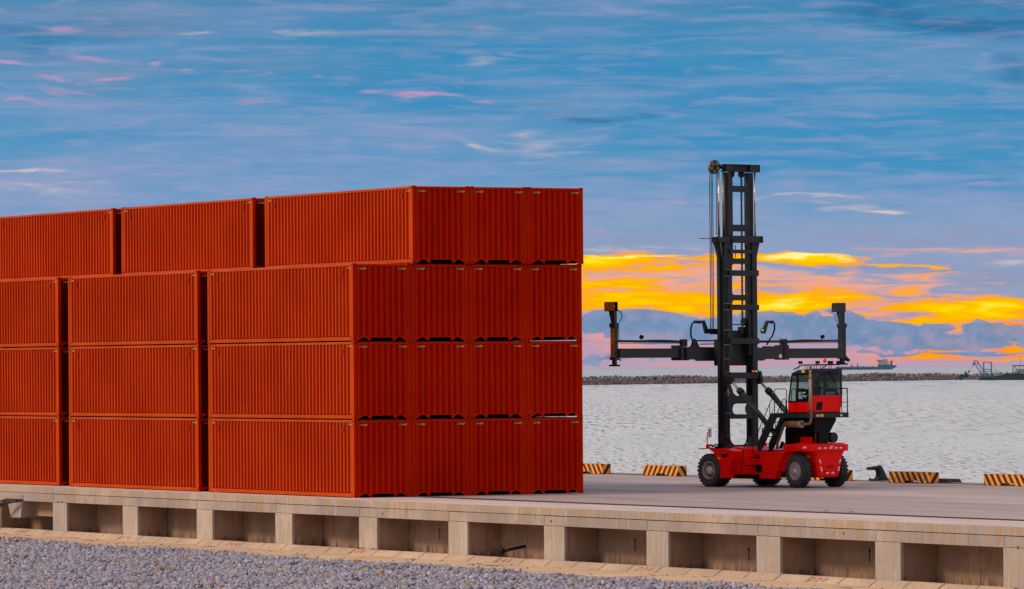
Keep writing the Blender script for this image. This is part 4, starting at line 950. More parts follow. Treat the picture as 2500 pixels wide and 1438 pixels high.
# wide brackets wrapped round the back of the outer mast
for z0,z1 in ((8.37,8.60),(7.01,7.23),(5.66,5.89),(4.28,4.53)):
    g=G(); g.box(-.085,-.005,RB[0]-.02,LB[1]-.22,z0,z1); part('mast_crossbar',g,mast,.012)
g=G(); g.box(-.07,.0,RB[1]+.02,LB[0],9.27,9.42); part('mast_crossbar',g,mast)
g=G(); g.box(-.14,-.01,RB[0]-.20,LB[1]-.32,9.70,9.97); g.box(-.14,.5,RB[0]-.22,RB[0]-.02,9.70,9.97); g.box(-.14,.5,LB[0]+.05,LB[1]+.24,9.70,9.92); g.box(.43,.5,RB[0]-.2,LB[1]+.24,9.70,9.92)
g.prism([(LB[1],9.0),(LB[1]+.22,9.70),(LB[1],9.70)],'x',.05,.40); g.prism([(RB[0],9.0),(RB[0],9.70),(RB[0]-.20,9.70)],'x',.05,.40); part('mast_head_bracket',g,mast,.012)
# lower mast ladder plate with two openings, foot crossbar
g=G()
g.prism([(.62,2.60),(.62,4.20),(.50,3.92),(.40,3.70),(.25,3.60),(-.66,3.60),(-.66,3.28),(.30,3.28),(.42,3.22),(.46,3.10),(.46,3.0),(.42,2.91),(.30,2.86),(-.66,2.86),(-.66,2.68),(.60,2.68)],'x',.02,.08); part('mast_web_plate',g,mast)
g=G(); g.prism([(-.66,2.86),(-.66,3.28),(-.42,3.28),(-.30,3.20),(-.27,3.07),(-.30,2.93),(-.42,2.86)],'x',.02,.08); part('mast_web_plate',g,mast)
g=G(); n=6
pts=[(.66,1.50),(.66,2.05)]+[(.62-.32*(1-cos(t)),2.0-.36*sin(t)) for t in [pi/2*k/n for k in range(n+1)]]+[(-.35,1.64),(-.62,1.75),(-.66,2.0),(-.66,1.50)]
g.prism(pts,'x',0,.30); part('mast_foot',g,mast,.01)
g=G(); g.box(-.1,.5,-1.05,1.02,1.44,1.60); part('mast_foot',g,mast,.015)
for s,yy in ((1,.95),(-1,-1.0)):
    g=G(); g.cyl((.15,yy,1.56),(.15,yy+s*.10,1.56),.12,n=14); part('mast_pivot',g,blk)
# inner mast
g=G(); g.box(.05,.36,.47,.60,5.2,12.5); g.box(.05,.14,.40,.60,5.2,12.5); part('inner_mast_rail',g,mast,.01)
g=G(); g.box(.05,.36,-.88+.16,-.58,5.2,12.5); g.box(.05,.14,-.80,-.52,5.2,12.5); part('inner_mast_rail',g,mast,.01)
for z0,z1 in ((11.72,11.97),(10.15,10.42),(8.85,9.07),(7.40,7.62)):
    cross('inner_crossbar',.06,.13,z0,z1,mast,.40,-.52,.12)
g=G(); g.box(.02,.40,-1.13,.74,12.53,12.56); g.box(.02,.40,-1.13,.74,12.80,12.83); g.box(.16,.26,-1.10,.74,12.56,12.80); g.box(.03,.10,-1.12,-.62,12.56,12.80); g.box(.03,.10,.35,.70,12.56,12.80); g.box(.0,.44,-1.14,-1.10,12.53,12.83); part('mast_top_beam',g,mast,.006)
# hoist cylinders (bright rods beside the inner mast) and barrels below
for y,mm in ((.955,M['chrome']),(.71,M['brass']),(-1.03,M['chrome'])):
    g=G(); g.cyl((.20,y,9.9),(.20,y,12.55),.048 if mm is M['brass'] else .038,n=14); part('hoist_rod',g,mm)
for y in (.955,-1.03):
    g=G(); g.cyl((.25,y,2.2),(.25,y,9.95),.075,n=14); part('hoist_cylinder',g,mast)
# chains
for y,z0,z1 in ((.235,9.0,12.4),(-.30,6.1,12.4)):
    g=G()
    g.box(.20,.235,y-.025,y+.025,z0,z1); z=z0
    while z<z1: g.box(.19,.245,y-.040,y+.040,z,z+.045); z+=.09
    part('lifting_chain',g,M['chain'])
    g=G(); g.cyl((.22,y-.04,12.45),(.22,y+.04,12.45),.15,n=20); part('chain_pulley',g,mast2)
g=G(); g.tube([(.22,.235,8.95),(.22,.235,9.35)],.022,6); g.tube([(.22,.06,9.1),(.22,.06,9.62)],.018,6); g.cyl((.22,.235,8.88),(.22,.235,8.93),.04,n=8); part('chain_anchor',g,M['chain'])
# hose sheave at mast top left, hoses
g=G(); g.lathe([(.02,-.09),(.25,-.09),(.255,-.07),(.22,-.05),(.22,-.03),(.255,-.01),(.22,.01),(.22,.03),(.255,.05),(.25,.07),(.02,.07)],(.30,1.16,12.70),'x',32); 
part('hose_sheave',g,M['sheave'])
g=G(); g.tube([(.19,1.16+.27*cos(a),12.70+.27*sin(a)) for a in [2*pi*k/24 for k in range(25)]],.014,6)
for k in range(5):
    a=2*pi*k/5+.3; g.bar((.19,1.16,12.70),(.19,1.16+.26*cos(a),12.70+.26*sin(a)),.03,.03,up=(1,0,0))
g.cyl((.15,1.16,12.70),(.42,1.16,12.70),.05,n=12); g.box(.28,.36,.70,1.16,12.64,12.78); part('sheave_bracket',g,blk)
for dy,x,z1 in ((1.40,.26,6.25),(1.36,.30,6.2),(1.24,.34,6.15),(1.20,.30,6.2)):
    g=G(); g.tube([(x,dy-.03,12.68),(x,dy,12.0),(x,dy,z1+.3),(x+.05,dy-.02,z1)],.016,6); part('hose',g,M['rubberh'])
for dy in (.93-.01,1.0):
    g=G(); g.tube([(.30,dy-.0,12.60),(.30,dy,10.0)],.014,6); part('hose',g,M['rubberh'])
# side rod and hose guide on the left rail
g=G(); g.tube([(.1,2.12,9.84),(.1,.62,9.86)],.014,6); g.cyl((.1,.62,9.80),(.1,1.15,9.82),.035,n=8); part('limit_switch_rod',g,blk)
g=G()
for x,dz in ((-.045,0),(-.075,.01),(-.06,-.02)):
    g.tube([(x,.80+.06*sin(k*.9+x*50),1.7+k*.4) for k in range(17)]+[(x,1.0,8.8),(x,1.12,9.7)],.012,6)
part('hose',g,M['mast2'])
for z in (2.0,2.9,3.7,4.35,5.05,5.62,6.2,7.0,7.25,8.35,8.6):
    g=G(); g.box(-.10,-.02,.66,.92,z,z+.03); part('hose_clamp',g,M['exhaust'])
g=G(); g.box(-.006,0,.40+.30,.47+.30,3.6,3.85); part('warning_label',g,M['label_yellow'])
# little signal lamps
g=G(); g.box(-.14,-.08,-.84,-.42,4.52,4.62); o=part('signal_box',g,blk)
for k,(y,mm) in enumerate(((-.50,'led_red'),(-.60,'led_red'),(-.72,'led_green'))):
    g=G(); g.disc((-.145,y,4.57),(-1,0,0),.038,10); g.build('signal_lamp',M[mm],o,fixn=False)
# tilt cylinders
for y,p0,p1 in ((.96,(-.42,4.22),(-3.02,2.02)),(-.98,(-.02,4.20),(-3.02,1.75))):
    g=G(); P0=Vector((p0[0],y,p0[1]));P1=Vector((p1[0],y,p1[1])); d=(P1-P0).normalized()
    g.cyl(P0+d*.0,P0+d*.75,.055,n=12); o=part('tilt_rod',g,M['rim'])
    g=G(); g.cyl(P0+d*.62,P1,.105,n=16); g.cyl(P0+d*.60,P0+d*.80,.135,n=16); part('tilt_cylinder',g,mast)
    g=G(); g.bar((0,y,4.55),P0+d*.12,.12,.20); g.obox(P0,(.28,.16,.30)); part('tilt_bracket',g,mast2,.01)
    g=G(); g.tube([P0+d*.62+Vector((0,.0,.13)),P0+d*.9+Vector((0,0,.22)),P0+d*1.5+Vector((0,0,.16)),P0+d*1.9+Vector((0,0,.10))],.016,6); part('hose',g,M['rubberh'])
# ---------------- carriage + spreader (in front of the mast)
CY=-.40
g=G(); g.box(.40,.62,-.95,.90,4.80,5.85); g.box(.35,.62,-.62,.42,4.80,6.15); part('carriage',g,mast2,.01)
g=G(); g.box(.38,.50,-.55,.52,5.92,6.20); g.cyl((.3,-.62,6.55),(.3,-.42,6.55),.16,n=18); g.box(.3,.5,-.7,-.3,6.15,6.35); g.tube([(.3,.5,6.45),(.3,-.5,6.43)],.025,6); part('carriage_top',g,mast2,.008)
g=G(); g.box(.40,.60,-1.30,1.15,6.05,6.13); g.box(.36,.60,.85,1.45,6.08,6.27); part('carriage_arm_beam',g,blk,.006)
for s,y0,ys in ((1,1.25,(1.28,1.34,1.54,2.08)),(-1,-1.60,(-1.62,-1.66,-1.90,-2.28))):
    z=6.1
    g=G(); pts=[(ys[0],6.08),(ys[0],6.26),(ys[1]+(.02*s),6.26),(ys[2]-.02*s,6.60),(ys[3],6.60),(ys[3],6.53),(ys[2]+.09*s,6.53),(ys[1]+.16*s,6.08)]
    g.prism(pts,'x',.46,.54); part('hose_bracket',g,mast)
    for k in range(3):
        g=G(); yy=ys[3]; o_=.03*k
        g.tube([(.50,ys[2]+.15*s,6.55-o_),(.50,yy,6.56-o_),(.52,yy+s*(.12-o_),6.48),(.56,yy+s*(.16-o_),6.25),(.62,yy+s*(.09-o_),5.98),(.68,yy-s*(.05+o_),5.80),(.75,yy-s*(.09+o_),5.62)],.016,6); part('hose',g,M['rubberh'])
g=G(); g.box(.455,.46,-1.74,-1.50,6.16,6.27); o=part('signal_box',g,blk)
for y,mm in ((-1.56,'led_red'),(-1.66,'led_green')):
    g=G(); g.disc((.452,y,6.215),(-1,0,0),.038,10); g.build('signal_lamp',M[mm],o,fixn=False)
g=G(); g.box(.75,1.25,-3.12,2.24,5.05,5.52); g.prism([(1.72,5.06),(1.40,5.06),(1.30,4.99),(-1.95,4.99),(-2.10,5.06)],'x',.72,1.26); part('spreader_beam',g,spr,.015)
g=G(); g.prism([(2.15,5.50),(1.95,5.62),(1.86,5.80),(1.76,5.90),(1.66,5.80),(1.50,5.55),(.4,5.54),(.4,5.50)],'x',.80,.84); g.prism([(-1.95,5.5),(-2.0,5.58),(-3.0,5.56),(-3.05,5.5)],'x',.80,.84); part('spreader_lug',g,spr)
g=G(); g.tube([(.85,1.76,5.80),(.85,.4,5.80)],.03,8); g.tube([(.80,1.5,5.66),(.80,.4,5.67)],.02,8); g.tube([(.80,-1.4,5.76),(.80,-3.1,5.76)],.05,8); part('side_shift_cylinder',g,mast)
for s,ya,yb in ((1,2.18,2.60),(-1,-3.10,-3.36)):
    a,b=(min(ya,yb),max(ya,yb))
    g=G(); g.box(.70,1.30,b-.16 if s>0 else a,b if s>0 else a+.26,5.02,5.62); g.box(.69,1.31,a,a+.13,5.02,5.55) if s>0 else None; part('beam_collar',g,mast,.015)
    g=G(); yy=2.22 if s>0 else -3.30
    g.box(.74,.98,yy,yy+.22,5.56,5.86); part('cable_box',g,M['frame'],.01)
# telescopic beams
g=G(); g.box(.80,1.20,2.5,5.80,5.13,5.50); g.box(.79,.80,2.6,5.75,5.40,5.43,0); part('telescopic_beam',g,spr,.01)
g=G(); g.box(.80,1.20,-6.55,-3.3,5.08,5.48); g.box(.79,.80,-6.5,-3.4,5.37,5.40,0); part('telescopic_beam',g,spr,.01)
g=G(); g.box(.778,.786,-3.0+.0,-2.86,5.08,5.22); g.box(.744,.750,-2.99,-2.83,5.10,5.24); part('white_plate',g,M['white'])
for s,ys,ye in ((1,2.3,5.80),(-1,-3.3,-6.40)):
    g=G(); g.tube([(.88,ys,5.76),(.88,ye,5.79)],.045,8); part('cable_tube',g,mast)
    g=G(); g.tube([(.86,ys,5.70),(.86,ye,5.71)],.012,6); part('cable_tube',g,blk)
    g=G(); L=2.1
    for k in range(26):
        y=ys+s*(.35+k*L/26) ; g.box(.83,.92,y-.03,y+.03,5.735+.03*sin(k*.12),5.815+.03*sin(k*.12))
    part('energy_chain',g,M['chain'])
    yy=4.62 if s>0 else -5.37
    g=G(); g.tube([(.86,yy,5.80),(.86,yy,5.90)],.02,6); g.obox((.84,yy-.02,5.95),(.14,.12,.13),Matrix.Rotation(.4*s,3,'X')); part('camera_lamp',g,blk,.01)
def stripes(t,b):
    o=objpos(t); s=t.new('ShaderNodeSeparateXYZ'); t.lk(o,s.inputs[0])
    u=t.math('SUBTRACT',s.outputs[2],t.math('MULTIPLY',s.outputs[0],-1.5)); f=t.math('FRACT',t.math('DIVIDE',t.math('ADD',u,20.),.215))
    t.lk(t.mix(t.mapr(f,.47,.52),(.012,.010,.010),(.95,.30,.03)),b.inputs['Base Color']); b.inputs['Roughness'].default_value=.5
M['arm_stripe']=material('orange_black_stripes',stripes)
def arm(s,yi,yo):
    """vertical hook arm; yi/yo inner and outer faces"""
    y0,y1=sorted((yi,yo)); cy=(y0+y1)/2
    g=G(); g.box(.90,1.16,y0,y1,5.06,6.34); part('arm_sleeve',g,spr if s>0 else mast,.012)
    g=G(); g.box(.87,1.19,y0-.03,y1+.03,6.32,6.50); part('arm_collar',g,spr if s>0 else mast,.012)
    g=G(); g.box(.87,1.19,y0-.03,y1+.03,5.05,5.16); g.tube([(.88,y0 if s>0 else y0,5.10),(.84,y0-.10,5.02)],.03,6); part('arm_foot_collar',g,spr if s>0 else mast,.01)
    g=G(); g.box(.94,1.12,y0+.02,y1-.02,6.50,7.0); part('arm_inner_post',g,spr if s>0 else mast,.008)
    g=G(); g.box(.95,1.11,y0+.02,y1-.03,4.86,5.05); part('arm_inner_post',g,spr if s>0 else mast,.008)
    g=G(); g.prism([(1.12,7.0),(1.30,7.0),(1.30,6.93),(1.17,6.5),(1.12,6.5)],'y',cy-.03,cy+.03); part('arm_gusset',g,mast2)
    g=G(); g.box(.86,1.20,y0-.06,y1+.06,4.80,4.87); part('twist_lock',g,blk,.012)
    hi=y0-.02 if s>0 else y0-.04
    g=G(); g.box(.92,1.50,y0-.01,y0+.02,6.97,7.33); g.box(.92,1.50,y1-.03,y1,6.97,7.33,1 if s>0 else 0); g.box(.92,1.50,y0,y1,7.30,7.335); g.box(.92,.98,y0+.02,y1-.03,7.05,7.30) if s<0 else g.box(1.44,1.50,y0,y1,6.97,7.3); g.box(.92,1.5,y0,y1,6.965,6.99)
    part('hook_head',g,[mast if s<0 else blk,M['arm_stripe']])
    if s<0:
        g=G(); g.box(.915,.93,y0-.01,y1+.38,6.97,7.335); part('hook_head_plate',g,M['spr'])
    g=G(); dy=-1 if s>0 else 1
    yb=y0 if s>0 else y1
    g.tube([(.92,yb,7.02),(.90,yb+dy*.10,6.97),(.90,yb+dy*(.20 if s>0 else .42),6.80),(.90,yb+dy*(.14 if s>0 else .38),6.62),(.92,yb+dy*.05,6.48),(.88,yb+dy*.0,6.3),(.88,yb+dy*.04,5.8)],.014,6); g.tube([(.92,yb,7.0),(.90,yb+dy*.18,6.93),(.90,yb+dy*.24,6.75),(.92,yb+dy*.07,6.5)],.010,6); part('hose',g,M['rubberh'])
arm(1,5.79,5.97); arm(-1,-6.58,-6.80)
g=G(); g.box(1.165,1.17,0,0,0,0) if False else g.box(.915,1.145,5.968,5.974,5.16,6.32); part('stripe_plate',g,M['arm_stripe'])
g=G(); g.box(.925,1.135,5.975,5.979,5.68,6.10); part('stripe_plate',g,M['hazard_yellow'])
g=G(); g.bar((1.0,-6.75,5.05),(1.0,-7.05,4.98),.12,.10); g.tube([(1.0,-6.6,5.0),(1.0,-6.95,5.12)],.03,6); part('arm_bracket',g,blk)

# ---------------- operator
def person(name,label,joints,edges,rad,mat,root_idx):
    me=bpy.data.meshes.new(name); me.from_pydata(joints,edges,[]); me.materials.append(mat)
    o=bpy.data.objects.new(name,me); COL.objects.link(o)
    sk=o.modifiers.new('skin','SKIN'); sk.use_smooth_shade=True
    for i,r in enumerate(rad): me.skin_vertices[0].data[i].radius=(r,r) if not isinstance(r,tuple) else r
    for i in range(len(joints)): me.skin_vertices[0].data[i].use_root=(i==root_idx)
    ss=o.modifiers.new('sub','SUBSURF'); ss.levels=2; ss.render_levels=2
    return o
# seated body in the seat's frame (X forward, Y left): continuous surface
J=[(0,0,0),(.0,0,.20),(-.03,0,.40),(-.02,0,.53),(.0,0,.62),            # pelvis..neck
   (.40,.12,.03),(.44,.13,-.36),(.56,.13,-.40),                          # left leg
   (.40,-.12,.03),(.44,-.13,-.36),(.56,-.13,-.40),                      # right leg
   (-.03,.19,.47),(.10,.26,.22),(.34,.16,.24),                          # left arm
   (-.03,-.19,.47),(.06,-.27,.20),(.30,-.24,.22),(0,.10,.0),(0,-.10,.0)]
E_=[(0,1),(1,2),(2,3),(3,4),(0,17),(17,5),(5,6),(6,7),(0,18),(18,8),(8,9),(9,10),(2,11),(11,12),(12,13),(2,14),(14,15),(15,16)]
rad=[(.13,.12),(.13,.11),(.14,.11),.065,.055,.075,.05,.045,.075,.05,.045,.06,.045,.032,.06,.045,.032,.09,.09]
o=person('person','',J,E_,rad,M['cloth'],0)
PB=Vector((-4.22,.18,3.42)); mw=Matrix.Translation(Vector((20.11,5.005,0)))@Matrix.Rotation(radians(101.33),4,'Z')@Matrix.Translation(PB)
o.matrix_world=mw; tag(o,'seated operator in dark clothes inside the handler cab','person')
# head with face features
g=G(); R=[]
for z,rx,ry,cx_ in ((-.115,.035,.035,.01),(-.10,.055,.05,.02),(-.06,.078,.062,.015),(0,.095,.074,0),(.05,.097,.076,-.005),(.09,.08,.064,-.01),(.118,.045,.038,-.012),(.125,.012,.012,-.012)):
    R.append([(cx_+rx*cos(2*pi*k/16),ry*sin(2*pi*k/16),.75+z) for k in range(16)])
g.loft(R,smooth=True); g.prism([(.085,.72),(.115,.725),(.09,.775)],'y',-.014,.014)
for s in (1,-1):
    g.lathe([(.001,-.01),(.03,0),(.001,.01)],(0,s*.078,.745),'y',10); g.cyl((.088,s*.03,.765),(.093,s*.03,.765),.009,n=8)
g.box(.082,.090,-.025,.025,.690,.697); g.cyl((0,0,.58),(0,0,.68),.05,n=12)
h=g.build('head',M['skin'],o)
g=G(); R=[]
for z,rx,ry,cx_ in ((-.03,.085,.082,-.03),(.04,.102,.084,-.02),(.09,.09,.074,-.012),(.125,.055,.047,-.01),(.135,.01,.01,-.01)):
    R.append([(cx_+rx*cos(2*pi*k/16),ry*sin(2*pi*k/16),.75+z) for k in range(16)])
g.loft(R,smooth=True); g.build('hair',M['hair'],o)
for s,hx,hy,hz in ((1,.38,.15,.245),(-1,.34,-.235,.225)):
    g=G(); g.obox((hx,hy,hz),(.085,.08,.03))
    for k in range(4):
        yy=hy-.03+.02*k; l=.07-.008*abs(k-1.5)
        g.tube([(hx+.04,yy,hz),(hx+.04+l*.6,yy,hz-.012),(hx+.04+l*.8,yy,hz-.045)],.0095,6)
    g.tube([(hx-.01,hy-s*.04,hz),(hx+.03,hy-s*.065,hz-.01),(hx+.06,hy-s*.06,hz-.03)],.011,6)
    g.build('hand',M['skin'],o)
# ------------------------------------------------------------------ far scenery
def VS(lat,dep): return (CAM[0]+lat*cos(TH)+dep*sin(TH), CAM[1]-lat*sin(TH)+dep*cos(TH))
WZ=-3.2
g=G(); g.box(29.6,60000,-60000,60000,WZ-1,WZ); 
g.build('sea',M['water'],kind='structure',label='pale rippled sea reaching the horizon')
# breakwater of boulders
n=14000
t_=RNG.uniform(-.9,2.1,n); ax=RNG.uniform(-1,1,n)
bx=1158+(1528-1158)*t_; by=1951+(2200-1951)*t_
dl=sqrt(370**2+249**2); nx,ny=249/dl,-370/dl
w=6.5; off=ax*w; zt=np.clip(1.25-np.abs(ax)*1.2,0.02,1)
hs=3.5+.4*np.sin(t_*9)+.25*np.sin(t_*31)
n=len(t_); P=np.stack([bx+nx*off,by+ny*off,WZ+zt*hs*RNG.uniform(.6,1.0,n)],1); S=RNG.uniform(.45,1.05,n)
cl=rock_colours(n,(.20,.175,.185),.22,[(.28,.17,.10),(.25,.20,.15),(.27,.24,.26),(.20,.14,.14),(.12,.10,.11)],.42)
o=rocks('breakwater',P,S,M['boulder'],cl,.85); tag(o,'long low breakwater of brown and grey boulders across the water','breakwater',None,'stuff')
g=G()
g.bar((1158-.95*370,1951-.95*249,WZ+1.0),(1158+2.1*370,1951+2.1*249,WZ+.9),10,2.4); g.build('breakwater_core',M['stone_core'],o)

# tanker far away (length across the view)
def far_thing(name,label,cat,lat,dep): return thing(name,label,cat,VS(lat,dep)+(WZ,),-TH)
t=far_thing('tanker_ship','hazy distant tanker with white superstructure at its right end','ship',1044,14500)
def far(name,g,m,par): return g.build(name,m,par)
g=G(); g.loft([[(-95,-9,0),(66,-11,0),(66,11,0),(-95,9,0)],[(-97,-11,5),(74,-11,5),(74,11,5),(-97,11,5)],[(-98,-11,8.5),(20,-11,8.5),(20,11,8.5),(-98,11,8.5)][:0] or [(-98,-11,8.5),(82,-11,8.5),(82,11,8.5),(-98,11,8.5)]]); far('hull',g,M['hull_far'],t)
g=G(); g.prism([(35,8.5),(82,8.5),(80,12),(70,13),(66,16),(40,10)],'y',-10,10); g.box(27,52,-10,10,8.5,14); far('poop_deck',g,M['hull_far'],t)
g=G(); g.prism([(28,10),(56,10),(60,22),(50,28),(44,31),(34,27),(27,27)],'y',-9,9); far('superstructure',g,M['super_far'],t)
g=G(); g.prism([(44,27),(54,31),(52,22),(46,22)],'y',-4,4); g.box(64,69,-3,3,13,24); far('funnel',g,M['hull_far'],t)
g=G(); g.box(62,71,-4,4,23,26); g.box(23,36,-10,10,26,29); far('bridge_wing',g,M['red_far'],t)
g=G(); 
for x,h in ((-50,20),(-33,20)): g.bar((x,0,8),(x,0,h),2.2,2.2,up=(1,0,0)); g.bar((x-3,0,8),(x,0,16),1.2,1.2,up=(0,1,0)); g.bar((x+3,0,8),(x,0,16),1.2,1.2,up=(0,1,0))
g.bar((43,0,30),(43,0,46),.8,.8,up=(1,0,0)); far('mast',g,M['red_far'],t)
g=G()
for k in range(12): g.box(-90+k*9,-86+k*9,-8,8,8.5,9.6+(k%3)*.5)
far('deck_gear',g,M['hull_far'],t)
g=G(); g.lathe([(.01,-1.2),(1.3,0),(.01,1.2)],(73,0,16),'z',8); far('deck_lamp',g,M['amber'],t)

# dredger
t=far_thing('dredger','dark teal dredger with blue gantry and digging arm at the right edge','dredger',(1137)/12079*2780,2780)
def D(X,Y): return ((X/12.5-87)/4.345,(68-Y/12.5)/4.345)
def dbar(g,a,b,w,y=0): 
    p=D(*a);q=D(*b); g.bar((p[0],y,p[1]),(q[0],y,q[1]),w,w,up=(0,1,0))
g=G(); g.prism([D(1085,868),D(1130,740),D(1500,755),D(1900,660),D(3300,655),D(3300,868)],'y',-5,5); far('hull',g,M['dredge_hull'],t)
g=G()
for a,b,w in (((1252,300),(1252,760),.62),((1482,290),(1482,760),.62),((1250,300),(1480,300),.34),((1270,515),(1480,520),.45),((1270,575),(1480,580),.35),((1230,745),(985,340),.45),((1400,745),(1055,290),.45),((1100,560),(1250,590),.3),((1150,480),(1190,640),.2)): dbar(g,a,b,w)
far('gantry',g,M['dredge_blue'],t)
g=G()
for a,b,w in (((960,255),(1060,262),.45),((950,260),(985,340),.5),((1060,262),(1090,330),.4),((985,345),(1090,350),.25),((965,330),(925,395),.75),((825,550),(780,610),.75),((780,610),(735,670),.4)): dbar(g,a,b,w)
g.prism([D(660,690),D(685,560),D(715,600),D(735,650),D(800,690),D(770,770),D(620,780),D(545,850),D(470,790),D(480,710),D(590,650)],'y',-1.2,1.2)
far('digging_arm',g,M['dredge_dark'],t)
g=G(); dbar(g,(925,395),(825,550),.28); far('ram',g,M['dredge_white'],t)
g=G()
for a,b in (((1500,340),(1700,585)),((1560,400),(1620,590)),((1500,585),(1700,590)),((1700,590),(1760,690)),((1700,590),(1480,540)),((1250,275),(1500,340)),((1060,270),(1250,275)),((1620,590),(1700,590))): dbar(g,a,b,.10)
far('rigging',g,M['dredge_blue'],t)
g=G(); 
for X,Y,Xb,Yb in ((2160,400,3300,430),(2150,600,3300,620)): 
    p=D(X,Yb);q=D(Xb,Y); g.box(p[0],q[0],-4,4,p[1],q[1])
for X in (2110,2145,2210,2330,2460,2600,2800): dbar(g,(X,410),(X,700),.22,-3.5)
dbar(g,(2370,150),(2370,400),.16); dbar(g,(1945,560),(1945,660),.14); dbar(g,(2145,340),(2145,410),.12)
dbar(g,(2170,440),(2250,510),.25,-3)
far('deck_structure',g,M['dredge_dark'],t)
g=G(); p=D(2240,600);q=D(2460,510); g.box(p[0],q[0],-3,3,p[1],q[1]); p=D(2520,620);q=D(3000,440); g.box(p[0],q[0],-3,3,p[1],q[1])
far('deckhouse',g,M['dredge_white'],t)
g=G()
for X,Y,w,h in ((2080,655,90,60),(1480,680,60,70),(1950,650,60,40),(2330,650,50,60)): p=D(X,Y+h);q=D(X+w,Y); g.box(p[0],q[0],-2,2,p[1]-.4,q[1])
far('deck_machinery',g,M['dredge_blue'],t)
g=G()
for X,Y,w,h in ((1720,690,70,45),(1560,650,60,40),(2260,640,30,70),(2400,640,30,80)): p=D(X,Y+h);q=D(X+w,Y); g.box(p[0],q[0],-2.3,2.3,p[1]-.4,q[1])
far('deck_stores',g,M['dredge_white'],t)
t=far_thing('channel_buoy','tiny dark marker post standing in the water before the breakwater','buoy',(1623-1250)/12079*2500,9000)
g=G(); g.bar((0,0,-1),(0,0,14),1.6,1.6,up=(1,0,0)); g.lathe([(3,0),(3,1.5),(.8,3)],(0,0,0),'z',10); far('marker_post',g,M['red_far'],t)

# ------------------------------------------------------------------ sky
# angles in milliradians: U = azimuth off the view axis, V = elevation
def generic(t,dirsock):
    """dusk sky in every direction: low ramp, then a made-up soft overcast, warmer behind and left of the camera as fill"""
    vr=t.new('ShaderNodeVectorRotate',rotation_type='Z_AXIS'); t.lk(dirsock,vr.inputs['Vector']); vr.inputs['Angle'].default_value=TH
    nv=t.vmath('NORMALIZE',vr.outputs[0]); sp=t.new('ShaderNodeSeparateXYZ'); t.lk(nv,sp.inputs[0])
    U=t.math('MULTIPLY',t.math('ARCTAN2',sp.outputs[0],sp.outputs[1]),1000.); V=t.math('MULTIPLY',t.math('ARCSINE',sp.outputs[2]),1000.)
    c=t.ramp(t.math('DIVIDE',V,100.),[(0,lin(200,150,165)),(.035,lin(192,152,174)),(.09,lin(158,152,180)),(.15,lin(148,157,188)),(.26,lin(135,160,195)),(.36,lin(112,155,196)),(.46,lin(88,150,194)),(.60,lin(68,146,190)),(.75,lin(66,134,178)),(.9,lin(85,130,170))])
    side=t.math('MULTIPLY_ADD',sp.outputs[0],-.15,t.math('MULTIPLY',sp.outputs[1],-.80))
    dome=t.mix(t.mapr(side,-.9,.9,smooth=False),DOME_A,DOME_B)
    dome=t.mix(t.mapr(V,500,1400),dome,DOME_T)
    nD=t.noise(dirsock,2.2,3,.6); dome=t.mix(t.mapr(nD,.35,.65,.0,.35),dome,tuple(x*.72 for x in DOME_T))
    return U,V,t.mix(t.mapr(V,95,260),c,dome)
w=bpy.data.worlds.new('World'); sc.world=w; w.use_nodes=True
t=N(w.node_tree); t.n.clear(); tc=t.new('ShaderNodeTexCoord')
U,V,c=generic(t,tc.outputs['Generated'])
sky=t.new('ShaderNodeTexSky',sky_type='NISHITA'); sky.sun_disc=False; sky.sun_elevation=radians(26); sky.sun_rotation=SUNROT; sky.air_density=1.2; sky.dust_density=2.0
skyc=t.mix(1.,sky.outputs[0],(.07,.07,.07),'MULTIPLY')
c=t.mix(t.mapr(V,150,500,0,.25),c,skyc)
c=t.mix(t.mapr(V,-5,-1),(.16,.14,.15),c)
bg=t.new('ShaderNodeBackground'); t.lk(c,bg.inputs[0]); bg.inputs[1].default_value=1.0
out=t.new('ShaderNodeOutputWorld'); t.lk(bg.outputs[0],out.inputs[0])

def vnoise(x,y,seed):
    """smooth value noise on numpy arrays, 0..1"""
    rs=np.random.default_rng(seed); T=rs.random((256,256))
    xi=np.floor(x).astype(int); yi=np.floor(y).astype(int); fx=x-xi; fy=y-yi; fx=fx*fx*(3-2*fx); fy=fy*fy*(3-2*fy)
    a=T[xi%256,yi%256]; b_=T[(xi+1)%256,yi%256]; c_=T[xi%256,(yi+1)%256]; d_=T[(xi+1)%256,(yi+1)%256]
    return (a*(1-fx)+b_*fx)*(1-fy)+(c_*(1-fx)+d_*fx)*fy
def fbm(x,y,seed,oct=5,g=.55):
    s_=0;a=1;n_=0
    for k in range(oct): s_=s_+a*vnoise(x*2**k+7.3*k,y*2**k+3.1*k,seed+k); n_+=a; a*=g
    return s_/n_
uu=np.concatenate([np.linspace(-440,-132,60)[:-1],np.linspace(-132,132,620),np.linspace(132,440,60)[1:]])
vv=np.concatenate([np.linspace(-4,84,330),np.linspace(84,150,50)[1:]])
UU,VV=np.meshgrid(uu,vv,indexing='ij')
Ux=UU+(fbm(UU*.045,VV*.16,3)-.5)*16; Vx=VV+(fbm(UU*.05,VV*.20,13)-.5)*5+(fbm(UU*.16,VV*.6,23)-.5)*1.4
def fieldn(key):
    acc=np.full(UU.shape,-1.5)
    for (u0,v0,a,b_,s_,amp) in SKY[key]:
        an=math.atan(s_); dx=Ux-u0; dy=Vx-v0; X=dx*cos(an)+dy*sin(an); Y=-dx*sin(an)+dy*cos(an)
        acc=np.maximum(acc,amp-amp*np.sqrt((X/a)**2+(Y/b_)**2))
    return acc*np.clip((430-np.abs(UU))/150,0,1)-3*np.clip((np.abs(UU)-260)/150,0,1)
R_=48000.
el=VV/1000; az=UU/1000+TH
